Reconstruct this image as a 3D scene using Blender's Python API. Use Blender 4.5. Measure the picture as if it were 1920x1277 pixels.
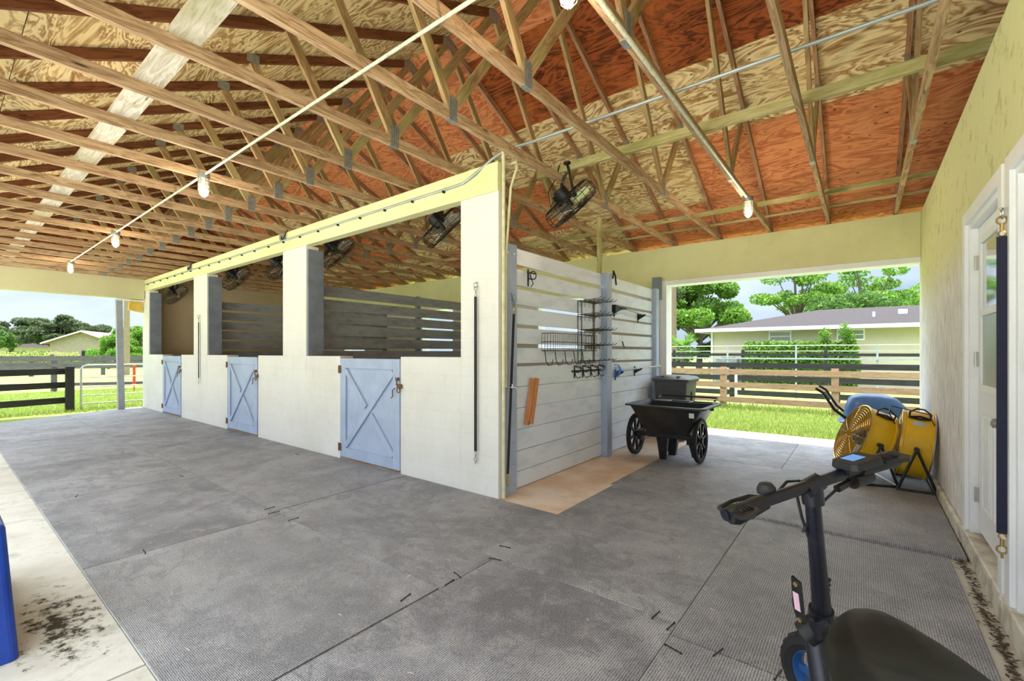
import bpy, bmesh, math, random
import numpy as np
from mathutils import Vector, Matrix, Euler
random.seed(7)
C = bpy.context.scene.collection
SC = bpy.context.scene
for o in list(bpy.data.objects): bpy.data.objects.remove(o, do_unlink=True)

# ------------------------------------------------------------ camera
cam_d = bpy.data.cameras.new('camera'); cam = bpy.data.objects.new('camera', cam_d); C.objects.link(cam)
cam.location = (0, 0, 1.45); cam.rotation_euler = (math.radians(90), 0, math.atan(657/846))
cam_d.sensor_width = 36; cam_d.lens = 846/1920*36; cam_d.shift_y = (661-638.5)/1920; cam_d.clip_start = .05; cam_d.clip_end = 600
SC.camera = cam
SC.view_settings.view_transform = 'Standard'; SC.view_settings.look = 'None'
SC.view_settings.gamma = 1; SC.view_settings.use_curve_mapping = False
SC.view_settings.exposure = 2.52

# ------------------------------------------------------------ sky and sun
W = bpy.data.worlds.new('sky'); SC.world = W; W.use_nodes = True
wt = W.node_tree; wt.nodes.clear()
def wn(t, **k):
    n = wt.nodes.new(t)
    for a, b in k.items(): setattr(n, a, b)
    return n
wo = wn('ShaderNodeOutputWorld'); bg = wn('ShaderNodeBackground'); bg.inputs[1].default_value = .62
tc = wn('ShaderNodeTexCoord'); sep = wn('ShaderNodeSeparateXYZ'); wt.links.new(tc.outputs['Generated'], sep.inputs[0])
gr = wn('ShaderNodeValToRGB'); wt.links.new(sep.outputs[2], gr.inputs[0])
gr.color_ramp.elements[0].position = 0; gr.color_ramp.elements[0].color = (.135, .175, .215, 1)
gr.color_ramp.elements[1].position = .60; gr.color_ramp.elements[1].color = (1.15, 1.28, 1.4, 1)
e = gr.color_ramp.elements.new(.20); e.color = (.125, .18, .24, 1)
e = gr.color_ramp.elements.new(.38); e.color = (.55, .64, .74, 1)
mp = wn('ShaderNodeMapping'); mp.inputs['Scale'].default_value = (1, 1, 2.6); wt.links.new(tc.outputs['Generated'], mp.inputs[0])
cn = wn('ShaderNodeTexNoise'); cn.inputs['Scale'].default_value = 2.1; cn.inputs['Detail'].default_value = 7; cn.inputs['Roughness'].default_value = .55
wt.links.new(mp.outputs[0], cn.inputs['Vector'])
cr = wn('ShaderNodeValToRGB'); wt.links.new(cn.outputs[0], cr.inputs[0]); cr.color_ramp.elements[0].position = .36; cr.color_ramp.elements[1].position = .62
mx = wn('ShaderNodeMixRGB'); wt.links.new(cr.outputs[0], mx.inputs[0]); wt.links.new(gr.outputs[0], mx.inputs[1]); mx.inputs[2].default_value = (1, 1, 1, 1); mx.blend_type = 'SCREEN'; cm = wn('ShaderNodeMath', operation='MULTIPLY'); cm.inputs[1].default_value = .14; wt.links.new(cr.outputs[0], cm.inputs[0]); wt.links.new(cm.outputs[0], mx.inputs[0])
wt.links.new(mx.outputs[0], bg.inputs[0]); wt.links.new(bg.outputs[0], wo.inputs[0])
sd = bpy.data.lights.new('sun', 'SUN'); sun = bpy.data.objects.new('sun', sd); C.objects.link(sun)
sd.energy = 2.45; sd.angle = math.radians(1.2); sd.color = (1, .95, .86)
sun.rotation_euler = Vector((-.12, .055, .99)).to_track_quat('Z', 'Y').to_euler()

# ------------------------------------------------------------ materials
M = {}
def newmat(name):
    m = bpy.data.materials.new(name); m.use_nodes = True
    nt = m.node_tree; b = nt.nodes['Principled BSDF']; M[name] = m
    return m, nt, b
def nn(nt, t, ins=None, **k):
    n = nt.nodes.new(t)
    for a, v in k.items(): setattr(n, a, v)
    for a, v in (ins or {}).items():
        if hasattr(v, 'is_output'): nt.links.new(v, n.inputs[a])
        else: n.inputs[a].default_value = v
    return n
def rgb(c): return (c[0], c[1], c[2], 1)
def lin(r, g, b):  # sRGB 0-255 to linear
    f = lambda v: (v/255/12.92 if v/255 <= .04045 else ((v/255+.055)/1.055)**2.4)
    return (f(r), f(g), f(b))
def ramp(nt, fac, stops):
    r = nn(nt, 'ShaderNodeValToRGB', {0: fac}); cr = r.color_ramp
    while len(cr.elements) < len(stops): cr.elements.new(.5)
    for e, (p, c) in zip(cr.elements, stops): e.position = p; e.color = rgb(c) if len(c) == 3 else c
    return r.outputs[0]
def coords(nt, scale=(1, 1, 1), rnd=True):
    t = nn(nt, 'ShaderNodeTexCoord'); out = t.outputs['Object']
    if rnd:
        oi = nn(nt, 'ShaderNodeObjectInfo')
        mu = nn(nt, 'ShaderNodeMath', {0: oi.outputs['Random'], 1: 37.}, operation='MULTIPLY')
        out = nn(nt, 'ShaderNodeVectorMath', {0: out, 1: mu.outputs[0]}, operation='ADD').outputs[0]
    return nn(nt, 'ShaderNodeMapping', {'Vector': out, 'Scale': scale}).outputs[0]
def noise(nt, vec, scale, detail=4, rough=.55, dist=0.):
    return nn(nt, 'ShaderNodeTexNoise', {'Vector': vec, 'Scale': scale, 'Detail': detail, 'Roughness': rough, 'Distortion': dist}).outputs[0]
def bump(nt, b, h, strength=.2, dist=.01):
    n = nn(nt, 'ShaderNodeBump', {'Height': h, 'Strength': strength, 'Distance': dist}); nt.links.new(n.outputs[0], b.inputs['Normal'])
def mixc(nt, fac, a, b_):
    n = nt.nodes.new('ShaderNodeMixRGB')
    for i, v in ((0, fac), (1, a), (2, b_)):
        if hasattr(v, 'is_output'): nt.links.new(v, n.inputs[i])
        else: n.inputs[i].default_value = rgb(v) if isinstance(v, tuple) else v
    return n.outputs[0]
def plain(name, c, rough=.5, metal=0., c2=None, scale=6., lo=.4, hi=.65, stretch=(1, 1, 1), bmp=0., bs=60., spec=.5, rnd=True):
    m, nt, b = newmat(name)
    b.inputs['Roughness'].default_value = rough; b.inputs['Metallic'].default_value = metal
    b.inputs['Specular IOR Level'].default_value = spec
    v = coords(nt, stretch, rnd)
    if c2 is None: c2 = tuple(x*.82 for x in c)
    col = ramp(nt, noise(nt, v, scale, 6, .6), [(lo, c), (hi, c2)])
    nt.links.new(col, b.inputs['Base Color'])
    if bmp: bump(nt, b, noise(nt, v, bs, 3), bmp, .005)
    return m
def wood(name, a, d, knots=True, rough=.7, g=1., green=None):
    m, nt, b = newmat(name); b.inputs['Roughness'].default_value = rough; b.inputs['Specular IOR Level'].default_value = .3
    v = coords(nt, (1., 9., 9.)); v2 = coords(nt, (2.2, 30., 30.))
    n1 = noise(nt, v, 1.6*g, 5, .6, 1.2)
    f = nn(nt, 'ShaderNodeMath', {0: n1, 1: 9.}, operation='MULTIPLY'); f = nn(nt, 'ShaderNodeMath', {0: f.outputs[0], 1: 1.}, operation='PINGPONG')
    grain = nn(nt, 'ShaderNodeMath', {0: f.outputs[0], 1: noise(nt, v2, 2.5, 4, .6)}, operation='MULTIPLY').outputs[0]
    col = ramp(nt, grain, [(.05, a), (.62, d)])
    oi = nn(nt, 'ShaderNodeObjectInfo')
    col = mixc(nt, ramp(nt, oi.outputs['Random'], [(0, (.0,)*3), (1, (.35,)*3)]), col, d)
    if knots:
        vo = nn(nt, 'ShaderNodeTexVoronoi', {'Vector': coords(nt, (1.4, 8., 8.)), 'Scale': 1.5})
        k = ramp(nt, vo.outputs['Distance'], [(.05, (1,)*3), (.13, (0,)*3)])
        col = mixc(nt, k, col, tuple(x*.25 for x in d))
    if green: col = mixc(nt, ramp(nt, noise(nt, coords(nt), 1.3, 3), [(.48, (0,)*3), (.62, (.6,)*3)]), col, green)
    nt.links.new(col, b.inputs['Base Color']); bump(nt, b, grain, .25, .003)
    return m
def plywood(name, a, d, blotch, sp=.5):
    m, nt, b = newmat(name); b.inputs['Roughness'].default_value = .75; b.inputs['Specular IOR Level'].default_value = .2
    t = nn(nt, 'ShaderNodeTexCoord'); ge = nn(nt, 'ShaderNodeNewGeometry')
    mu = nn(nt, 'ShaderNodeMath', {0: ge.outputs['Random Per Island'], 1: 53.}, operation='MULTIPLY')
    o = nn(nt, 'ShaderNodeVectorMath', {0: t.outputs['Object'], 1: mu.outputs[0]}, operation='ADD').outputs[0]
    v = nn(nt, 'ShaderNodeMapping', {'Vector': o, 'Scale': (.9, 3.2, 3.2)}).outputs[0]
    n1 = noise(nt, v, 1.1, 4, .55, 1.0)
    f = nn(nt, 'ShaderNodeMath', {0: n1, 1: 20.}, operation='MULTIPLY'); f = nn(nt, 'ShaderNodeMath', {0: f.outputs[0], 1: 1.}, operation='PINGPONG').outputs[0]
    n2 = noise(nt, nn(nt, 'ShaderNodeMapping', {'Vector': o, 'Scale': (1, 5, 5)}).outputs[0], 2., 5, .6)
    g = nn(nt, 'ShaderNodeMath', {0: f, 1: n2}, operation='MULTIPLY').outputs[0]
    col = ramp(nt, g, [(.13, a), (.28, tuple((x+y)/2 for x, y in zip(a, d))), (.50, d)])
    col = mixc(nt, ramp(nt, noise(nt, o, 1.6, 4), [(.5, (0,)*3), (.75, (.55,)*3)]), col, blotch)
    vo = nn(nt, 'ShaderNodeTexVoronoi', {'Vector': nn(nt, 'ShaderNodeMapping', {'Vector': o, 'Scale': (4.2, 7.5, 7.5)}).outputs[0], 'Scale': 1.25})
    col = mixc(nt, ramp(nt, vo.outputs['Distance'], [(.06, (.85,)*3), (.13, (0,)*3)]), col, (.035, .02, .01))
    nt.links.new(col, b.inputs['Base Color'])
    return m
def cmu(name, c, stain, axis, joints=True, k=.35, bmp=.12):
    m, nt, b = newmat(name); b.inputs['Roughness'].default_value = .75; b.inputs['Specular IOR Level'].default_value = .25
    t = nn(nt, 'ShaderNodeTexCoord'); s = nn(nt, 'ShaderNodeSeparateXYZ', {0: t.outputs['Object']})
    u = s.outputs[0 if axis == 'y' else 1]
    v = nn(nt, 'ShaderNodeCombineXYZ', {0: u, 1: s.outputs[2]}).outputs[0]
    n1 = noise(nt, t.outputs['Object'], 1.3, 6, .62); n2 = noise(nt, nn(nt, 'ShaderNodeMapping', {'Vector': t.outputs['Object'], 'Scale': (7, 7, 1.6)}).outputs[0], 2.2, 6, .7)
    col = mixc(nt, ramp(nt, n1, [(.42, (0,)*3), (.72, (k,)*3)]), c, stain)
    col = mixc(nt, ramp(nt, n2, [(.58, (0,)*3), (.78, (k,)*3)]), col, stain)
    h = noise(nt, t.outputs['Object'], 60, 3)
    if joints:
        br = nn(nt, 'ShaderNodeTexBrick', {'Vector': v, 'Color1': rgb((1,)*3), 'Color2': rgb((1,)*3), 'Mortar': rgb((0,)*3), 'Scale': 1., 'Mortar Size': .004, 'Brick Width': .4, 'Row Height': .2, 'Mortar Smooth': .6})
        col = mixc(nt, .10, col, mixc(nt, br.outputs[0], tuple(x*.3 for x in c), c))
        h = nn(nt, 'ShaderNodeMath', {0: br.outputs[0], 1: h}, operation='ADD').outputs[0]
    nt.links.new(col, b.inputs['Base Color']); bump(nt, b, h, bmp, .006)
    return m, nt, b
CREAM = (.76, .755, .43)  # warm yellow bounce light put into the beam and header colour
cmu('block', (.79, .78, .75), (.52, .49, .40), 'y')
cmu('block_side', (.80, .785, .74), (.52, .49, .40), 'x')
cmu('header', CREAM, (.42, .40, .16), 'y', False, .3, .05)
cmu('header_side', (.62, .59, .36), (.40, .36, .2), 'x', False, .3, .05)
cmu('tan', (.50, .41, .28), (.34, .26, .16), 'x', True)
# stucco of the house-side wall: yellow bounce light painted in above, dirty grey below, ragged boundary
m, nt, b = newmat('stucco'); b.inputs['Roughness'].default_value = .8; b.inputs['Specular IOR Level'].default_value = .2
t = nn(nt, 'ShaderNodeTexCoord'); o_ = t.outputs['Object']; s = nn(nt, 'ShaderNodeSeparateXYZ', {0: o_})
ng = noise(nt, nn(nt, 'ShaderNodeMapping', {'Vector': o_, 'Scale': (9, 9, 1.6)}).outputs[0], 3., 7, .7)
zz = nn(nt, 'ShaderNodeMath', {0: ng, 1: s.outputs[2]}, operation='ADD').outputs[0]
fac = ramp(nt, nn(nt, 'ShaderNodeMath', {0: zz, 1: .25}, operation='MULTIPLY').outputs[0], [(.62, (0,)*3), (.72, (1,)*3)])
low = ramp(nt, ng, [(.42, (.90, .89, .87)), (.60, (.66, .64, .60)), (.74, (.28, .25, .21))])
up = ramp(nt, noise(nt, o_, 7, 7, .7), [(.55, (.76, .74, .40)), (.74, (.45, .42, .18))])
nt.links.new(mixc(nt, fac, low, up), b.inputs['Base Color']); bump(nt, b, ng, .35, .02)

wood('chord', lin(200, 172, 134), lin(136, 104, 72))
wood('rafter_lit', lin(190, 150, 112), lin(134, 94, 64))  # rear-slope rafters, with the light falling on them put into the colour
wood('rafter_shaded', lin(140, 88, 52), lin(84, 46, 24))  # same timber on the front slope, shade of its side faces painted in
wood('web', lin(190, 160, 112), lin(136, 106, 66), green=(.38, .36, .14))
wood('runner', lin(200, 190, 140), lin(160, 148, 90), green=(.20, .22, .05))
wood('whiteboard', lin(215, 208, 190), lin(170, 160, 130), green=(.3, .28, .12))
wood('fence_brown', lin(182, 150, 124), lin(140, 108, 86))
wood('fence_grey', lin(100, 95, 100), lin(66, 62, 68), knots=False)
wood('fence_black', lin(56, 54, 58), lin(36, 34, 38), knots=False)
wood('pine', lin(222, 160, 108), lin(190, 118, 70))
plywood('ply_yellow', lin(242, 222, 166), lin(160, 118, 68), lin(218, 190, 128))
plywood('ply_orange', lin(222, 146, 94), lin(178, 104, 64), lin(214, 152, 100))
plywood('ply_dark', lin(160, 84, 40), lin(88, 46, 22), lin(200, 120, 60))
plain('roofing', (.12, .10, .09), .9)
plain('galv', (.42, .44, .43), .45, .7, (.30, .33, .32), 30)
plain('conduit_grey', (.38, .43, .42), .45, .3)
plain('conduit_white', (.60, .60, .48), .45, 0, (.42, .42, .24), 25, .5, .62)
plain('pvc', (.78, .75, .52), .4, 0, (.62, .60, .34), 12)
plain('bluegrey', (.42, .50, .68), .55, 0, (.35, .43, .60), 3, bmp=.1)
plain('bluegrey_dark', (.20, .23, .29), .6, 0, (.15, .17, .22), 5, bmp=.15)
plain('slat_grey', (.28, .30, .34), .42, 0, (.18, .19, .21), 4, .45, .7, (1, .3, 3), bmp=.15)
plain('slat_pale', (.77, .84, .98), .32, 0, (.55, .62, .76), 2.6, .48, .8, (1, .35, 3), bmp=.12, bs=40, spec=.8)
plain('white_paint', (.90, .92, .95), .4, 0, (.84, .86, .90), 2)
plain('dirty_white', (.70, .68, .58), .6, 0, (.40, .36, .26), 7, .45, .65)
plain('black_metal', (.010, .010, .011), .4, .3, (.03, .03, .032), 10)
plain('black_plastic', (.011, .011, .013), .45, 0, (.022, .022, .024), 12, spec=.3)
plain('cart_plastic', (.018, .018, .019), .42, 0, (.045, .043, .041), 5, .45, .75, bmp=.05)
plain('bin_plastic', (.05, .05, .052), .45, 0, (.08, .08, .08), 5)
plain('chrome', (.62, .60, .56), .25, 1., (.5, .48, .44))
plain('brass', (.72, .52, .22), .3, 1., (.5, .36, .14))
plain('steel', (.55, .55, .54), .35, .9)
plain('rust', (.20, .11, .06), .7, .3)
plain('yellow_paint', (.86, .52, .015), .35, 0, (.78, .45, .01), 4)
plain('blue_plastic', (.10, .26, .72), .35, 0, (.08, .22, .62), 4)
plain('blue_block', (.004, .045, .34), .35, 0, (.003, .03, .24), 5, bmp=.08, bs=12)
plain('navy', (.018, .02, .055), .8)
plain('black_strap', (.02, .02, .024), .8)
plain('red_plastic', (.55, .05, .04), .5)
plain('teal_paint', (.03, .16, .24), .5)
plain('grey_pole', (.38, .40, .46), .5)
plain('silver_label', (.55, .58, .60), .4)
plain('pink_label', (.65, .42, .52), .5)
plain('white_label', (.8, .8, .78), .5)
plain('yellow_cloth', (.75, .50, .08), .6)
plain('seat_vinyl', (.007, .0068, .0068), .5, 0, (.011, .0105, .0105), 8, bmp=.05, bs=300, spec=.3)
plain('scooter_black', (.006, .007, .014), .35, .1, (.02, .024, .04), 30, .55, .75)
plain('rubber_tyre', (.010, .010, .010), .75, bmp=.3, bs=120)
plain('blue_rim', (.05, .16, .42), .3, .5)
plain('brown_leaf', (.12, .07, .035), .9, 0, (.05, .03, .02), 60)
plain('house_wall', (.56, .49, .42), .8, 0, (.53, .46, .39), 2)
plain('house_pink', (.32, .27, .21), .8)
plain('shingle', (.030, .023, .027), .95, 0, (.015, .012, .014), 9, .4, .6, (1, 3, 3), rnd=False)
plain('bounce_pale', (.80, .77, .72), .9, 0, (.70, .67, .62), 12, bmp=.3, bs=30)  # pale surface of the added ground that bounces sunlight
plain('red_roof', (.34, .15, .14), .8, 0, (.28, .12, .11), 8)
plain('bark', (.16, .13, .10), .9, 0, (.09, .07, .05), 12)
plain('pole_wood', (.24, .18, .12), .8)
def leafmat(name, a, b_, c):
    m, nt, b = newmat(name); b.inputs['Roughness'].default_value = .6; b.inputs['Specular IOR Level'].default_value = .2
    ge = nn(nt, 'ShaderNodeNewGeometry'); col = ramp(nt, ge.outputs['Random Per Island'], [(0, a), (.5, b_), (1, c)])
    nt.links.new(col, b.inputs['Base Color'])
    tr = nn(nt, 'ShaderNodeBsdfTranslucent', {0: col}); ms = nn(nt, 'ShaderNodeMixShader', {0: .35, 1: b.outputs[0], 2: tr.outputs[0]})
    nt.links.new(ms.outputs[0], nt.nodes['Material Output'].inputs[0])
leafmat('leaf_bright', (.08, .22, .02), (.13, .28, .035), (.24, .36, .07))
leafmat('leaf_mid', (.055, .14, .025), (.085, .18, .04), (.14, .24, .055))
leafmat('leaf_dark', (.055, .085, .035), (.08, .115, .05), (.12, .155, .08))
leafmat('leaf_hedge', (.07, .18, .02), (.11, .24, .03), (.19, .32, .05))
leafmat('grass_blade', (.22, .33, .06), (.29, .38, .09), (.39, .41, .15))
leafmat('cane', (.45, .42, .14), (.34, .44, .10), (.52, .46, .24))
# lawn
m, nt, b = newmat('lawn'); b.inputs['Roughness'].default_value = .95; b.inputs['Specular IOR Level'].default_value = .1
v = coords(nt, rnd=False)
c1 = ramp(nt, noise(nt, v, .55, 8, .7), [(.35, (.19, .30, .06)), (.55, (.27, .36, .09)), (.75, (.35, .37, .14))])
nt.links.new(mixc(nt, ramp(nt, noise(nt, v, 14, 6, .7), [(.5, (0,)*3), (.8, (.45,)*3)]), c1, (.14, .24, .04)), b.inputs['Base Color'])
bump(nt, b, noise(nt, v, 22, 5, .7), .6, .05)
# concrete slab with a mildew stain by the blue step
m, nt, b = newmat('concrete'); b.inputs['Roughness'].default_value = .8; b.inputs['Specular IOR Level'].default_value = .25
v = coords(nt, rnd=False)
n1 = noise(nt, v, 2.2, 8, .68)
col = ramp(nt, n1, [(.38, (.56, .53, .46)), (.55, (.64, .62, .56)), (.70, (.40, .38, .32))])
col = mixc(nt, ramp(nt, noise(nt, v, 8, 6, .7), [(.58, (0,)*3), (.75, (.5,)*3)]), col, (.22, .21, .17))
dv = nn(nt, 'ShaderNodeVectorMath', {0: v, 1: (-3.42, .43, 0)}, operation='SUBTRACT')
dl = nn(nt, 'ShaderNodeVectorMath', {0: nn(nt, 'ShaderNodeMapping', {'Vector': dv.outputs[0], 'Scale': (1.1, 3.2, 1)}).outputs[0]}, operation='LENGTH').outputs['Value']
nz = noise(nt, v, 14, 8, .75)
dsum = nn(nt, 'ShaderNodeMath', {0: nn(nt, 'ShaderNodeMath', {0: nz, 1: 3.2}, operation='MULTIPLY').outputs[0], 1: dl}, operation='ADD').outputs[0]
col = mixc(nt, ramp(nt, nn(nt, 'ShaderNodeMath', {0: dsum, 1: .4}, operation='MULTIPLY').outputs[0], [(.66, (1,)*3), (.80, (0,)*3)]), col, (.05, .04, .028))
nt.links.new(col, b.inputs['Base Color']); bump(nt, b, noise(nt, v, 40, 5, .7), .25, .004)
plain('concrete_tan', (.72, .60, .50), .8, 0, (.62, .43, .29), 2.2, .4, .62, rnd=False, bmp=.1)
# ribbed rubber stall mats
m, nt, b = newmat('rubber_mat'); b.inputs['Specular IOR Level'].default_value = .5
v = coords(nt); 
n1 = noise(nt, v, 1.5, 6, .62, .6); n2 = noise(nt, v, 7, 7, .72); n3 = noise(nt, nn(nt, 'ShaderNodeMapping', {'Vector': v, 'Scale': (1, 1.4, 1)}).outputs[0], 3.1, 4, .5, 1.4)
oi = nn(nt, 'ShaderNodeObjectInfo')
col = ramp(nt, n1, [(.36, (.16, .16, .19)), (.5, (.34, .34, .385)), (.64, (.54, .54, .58))])
col = mixc(nt, ramp(nt, n3, [(.53, (0,)*3), (.585, (.75,)*3), (.64, (.15,)*3)]), col, (.17, .165, .19))
col = mixc(nt, ramp(nt, n2, [(.50, (0,)*3), (.74, (.8,)*3)]), col, (.66, .61, .61))
col = mixc(nt, ramp(nt, oi.outputs['Random'], [(0, (0,)*3), (1, (.32,)*3)]), col, (.52, .52, .54))
wv = nn(nt, 'ShaderNodeTexVoronoi', {'Vector': nn(nt, 'ShaderNodeMapping', {'Vector': coords(nt, rnd=False), 'Scale': (84, 128, 1)}).outputs[0], 'Scale': 1., 'Randomness': .22})
cell = ramp(nt, wv.outputs['Distance'], [(.18, (1,)*3), (.55, (0,)*3)])
col = mixc(nt, cell, mixc(nt, .72, col, (.02, .02, .024)), mixc(nt, .22, col, (.8, .8, .8)))
nt.links.new(col, b.inputs['Base Color']); bump(nt, b, cell, .5, .004)
b.inputs['Roughness'].default_value = .52
# glass and lamps
def glassmat(name, c, rough=.05, mixf=.75):
    m, nt, b = newmat(name); b.inputs['Base Color'].default_value = rgb(c); b.inputs['Roughness'].default_value = rough
    b.inputs['Metallic'].default_value = 0; b.inputs['Specular IOR Level'].default_value = .8; b.inputs['Coat Weight'].default_value = 1.; b.inputs['Coat Roughness'].default_value = rough; b.inputs['Coat IOR'].default_value = 2.2
glassmat('door_glass', (.20, .24, .25)); glassmat('screen_glass', (.11, .12, .125), .3)
m, nt, b = newmat('lamp_glow'); b.inputs['Base Color'].default_value = (1, .9, .7, 1); b.inputs['Emission Color'].default_value = (1, .60, .28, 1); b.inputs['Emission Strength'].default_value = .4
m, nt, b = newmat('lamp_jar'); b.inputs['Base Color'].default_value = (1, .96, .88, 1); b.inputs['Roughness'].default_value = .08; b.inputs['Transmission Weight'].default_value = .0; b.inputs['Alpha'].default_value = .28
m, nt, b = newmat('screen_blue'); b.inputs['Base Color'].default_value = (.1, .25, .6, 1); b.inputs['Emission Color'].default_value = (.18, .42, .95, 1); b.inputs['Emission Strength'].default_value = .07
m, nt, b = newmat('clear_blade'); b.inputs['Base Color'].default_value = (.75, .75, .72, 1); b.inputs['Metallic'].default_value = .8; b.inputs['Roughness'].default_value = .3

# ------------------------------------------------------------ mesh helpers
class MB:
    def __init__(s): s.v = []; s.f = []; s.m = []; s.mi = 0
    def add(s, vs, fs):
        o = len(s.v); s.v += [tuple(p) for p in vs]; s.f += [tuple(o+i for i in f) for f in fs]; s.m += [s.mi]*len(fs); return s
    def box(s, x0, x1, y0, y1, z0, z1):
        return s.add([(x0,y0,z0),(x1,y0,z0),(x1,y1,z0),(x0,y1,z0),(x0,y0,z1),(x1,y0,z1),(x1,y1,z1),(x0,y1,z1)],
            [(0,3,2,1),(4,5,6,7),(0,1,5,4),(1,2,6,5),(2,3,7,6),(3,0,4,7)])
    def bar(s, p, q, w, h, up=(0,0,1)):
        p = Vector(p); q = Vector(q); d = (q-p).normalized(); u = Vector(up)
        if abs(d.dot(u)) > .99: u = Vector((0,1,0))
        r = d.cross(u).normalized(); u = r.cross(d); vs = []
        for c in (p, q):
            for a, b in ((-1,-1),(1,-1),(1,1),(-1,1)): vs.append(c+r*a*w/2+u*b*h/2)
        return s.add(vs, [(0,1,2,3),(7,6,5,4),(0,4,5,1),(1,5,6,2),(2,6,7,3),(3,7,4,0)])
    def loft(s, rings, close=True, caps=True):
        n = len(rings[0]); vs = [p for r in rings for p in r]; fs = []
        for i in range(len(rings)-1):
            for j in range(n if close else n-1):
                k = (j+1) % n; fs.append((i*n+j, i*n+k, (i+1)*n+k, (i+1)*n+j))
        if caps: fs += [tuple(reversed(range(n))), tuple(range((len(rings)-1)*n, len(rings)*n))]
        return s.add(vs, fs)
    def tube(s, pts, r, n=8, caps=True, closed=False):
        pts = [Vector(p) for p in pts]; rs = r if isinstance(r, (list, tuple)) else [r]*len(pts); rings = []
        last = None; N = len(pts)
        for i, p in enumerate(pts):
            if closed: d = pts[(i+1) % N]-pts[i-1]
            else: d = pts[min(i+1, N-1)]-pts[max(i-1, 0)]
            d.normalize(); ref = last if last is not None else (Vector((0,0,1)) if abs(d.z) < .9 else Vector((1,0,0)))
            u = (ref-d*ref.dot(d)).normalized(); w = d.cross(u); last = u
            rings.append([p+(u*math.cos(2*math.pi*k/n)+w*math.sin(2*math.pi*k/n))*rs[i] for k in range(n)])
        if closed: rings.append(rings[0]); caps = False
        return s.loft(rings, True, caps)
    def cyl(s, p, q, r, n=16, r2=None): return s.tube([p, q], [r, r if r2 is None else r2], n)
    def lathe(s, prof, n=24, M4=None, caps=False):
        rings = [[Vector((r*math.cos(2*math.pi*k/n), r*math.sin(2*math.pi*k/n), z)) for k in range(n)] for r, z in prof]
        if M4 is not None: rings = [[M4 @ p for p in r] for r in rings]
        return s.loft(rings, True, caps)
    def ring(s, c, R, r, ax=(0,0,1), n=24, k=6, a0=0, a1=2*math.pi):
        ax = Vector(ax).normalized(); u = ax.orthogonal().normalized(); w = ax.cross(u); c = Vector(c)
        full = abs(a1-a0-2*math.pi) < 1e-6
        pts = [c+(u*math.cos(a0+(a1-a0)*i/n)+w*math.sin(a0+(a1-a0)*i/n))*R for i in range(n if full else n+1)]
        return s.tube(pts, r, k, True, full)
    def prism(s, poly, ax, a, b):
        def P(p, t): return {'x': (t, p[0], p[1]), 'y': (p[0], t, p[1]), 'z': (p[0], p[1], t)}[ax]
        return s.loft([[P(p, a) for p in poly], [P(p, b) for p in poly]])
    def xf(s, M4): s.v = [tuple(M4 @ Vector(p)) for p in s.v]; return s
    def build(s, name, mat, parent=None, smooth=False, bevel=0, loc=(0,0,0)):
        me = bpy.data.meshes.new(name); me.from_pydata(s.v, [], s.f); 
        for mm in (mat if isinstance(mat, (list, tuple)) else [mat]): me.materials.append(M[mm])
        if isinstance(mat, (list, tuple)): me.polygons.foreach_set('material_index', s.m)
        bm = bmesh.new(); bm.from_mesh(me); bmesh.ops.recalc_face_normals(bm, faces=bm.faces); bm.to_mesh(me); bm.free()
        if smooth:
            me.polygons.foreach_set('use_smooth', [True]*len(me.polygons))
            try: me.set_sharp_from_angle(angle=math.radians(40))
            except Exception: pass
        o = bpy.data.objects.new(name, me); C.objects.link(o); o.location = loc
        if parent is not None: o.parent = parent
        if bevel:
            md = o.modifiers.new('bevel', 'BEVEL'); md.width = bevel; md.segments = 2; md.limit_method = 'ANGLE'
        return o
def tag(o, label, cat, group=None, kind=None):
    o['label'] = label; o['category'] = cat
    if group: o['group'] = group
    if kind: o['kind'] = kind
    return o
def thing(name, label, cat, loc=(0,0,0), rz=0, group=None):
    o = bpy.data.objects.new(name, None); C.objects.link(o); o.location = loc; o.rotation_euler = (0, 0, rz); o.empty_display_size = .1
    return tag(o, label, cat, group)
def struct(o): o['kind'] = 'structure'; return o
def copy_tree(o, parent=None):
    c = o.copy(); C.objects.link(c); c.parent = parent
    for ch in list(o.children): copy_tree(ch, c)
    return c
def beam(name, p, q, w, h, mat, parent=None, up=(0,0,1)):
    """a straight timber with its own axis along local X, so that the grain follows it"""
    p = Vector(p); q = Vector(q); L = (q-p).length
    mb = MB().box(0, L, -w/2, w/2, -h/2, h/2); o = mb.build(name, mat, parent)
    d = (q-p).normalized(); u = Vector(up)
    if abs(d.dot(u)) > .99: u = Vector((0,1,0))
    y = u.cross(d).normalized(); z = d.cross(y)
    m4 = Matrix((d, y, z)).transposed().to_4x4(); m4.translation = p; o.matrix_local = m4
    return o
# ------------------------------------------------------------ ground, slab
X0, XR, YS, YB, ZC = -15.1, .62, 3.45, 8.12, 3.35
PIT, RY, RZ = .48, 4.05, 5.48
g = MB().box(-160, 140, -120, 190, -.30, -.05).build('ground', 'lawn'); g['kind'] = 'structure'
struct(MB().prism([(-15.5,-13),(9,-13),(9,-1.61),(-15.5,-1.61)], 'z', -.25, -.02).build('ground_bounce', 'bounce_pale'))  # unseen pale ground added in front to bounce sunlight up inside
f = MB()
f.prism([(-14.1,-1.6),(-7.02,-1.6),(-7.02,.615),(-14.1,.615)], 'z', -.25, -.012)
f.prism([(-7.005,-1.6),(-2.66,-1.6),(-2.66,.615),(-7.005,.615)], 'z', -.25, -.012)
f.prism([(-2.645,-1.6),(3.3,-1.6),(3.3,.615),(-2.645,.615)], 'z', -.25, -.012)
f.prism([(-14.1,.62),(3.3,.62),(3.3,3.45),(-15.35,3.45),(-15.2,3.0),(-14.1,.95)], 'z', -.25, -.012)
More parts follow.
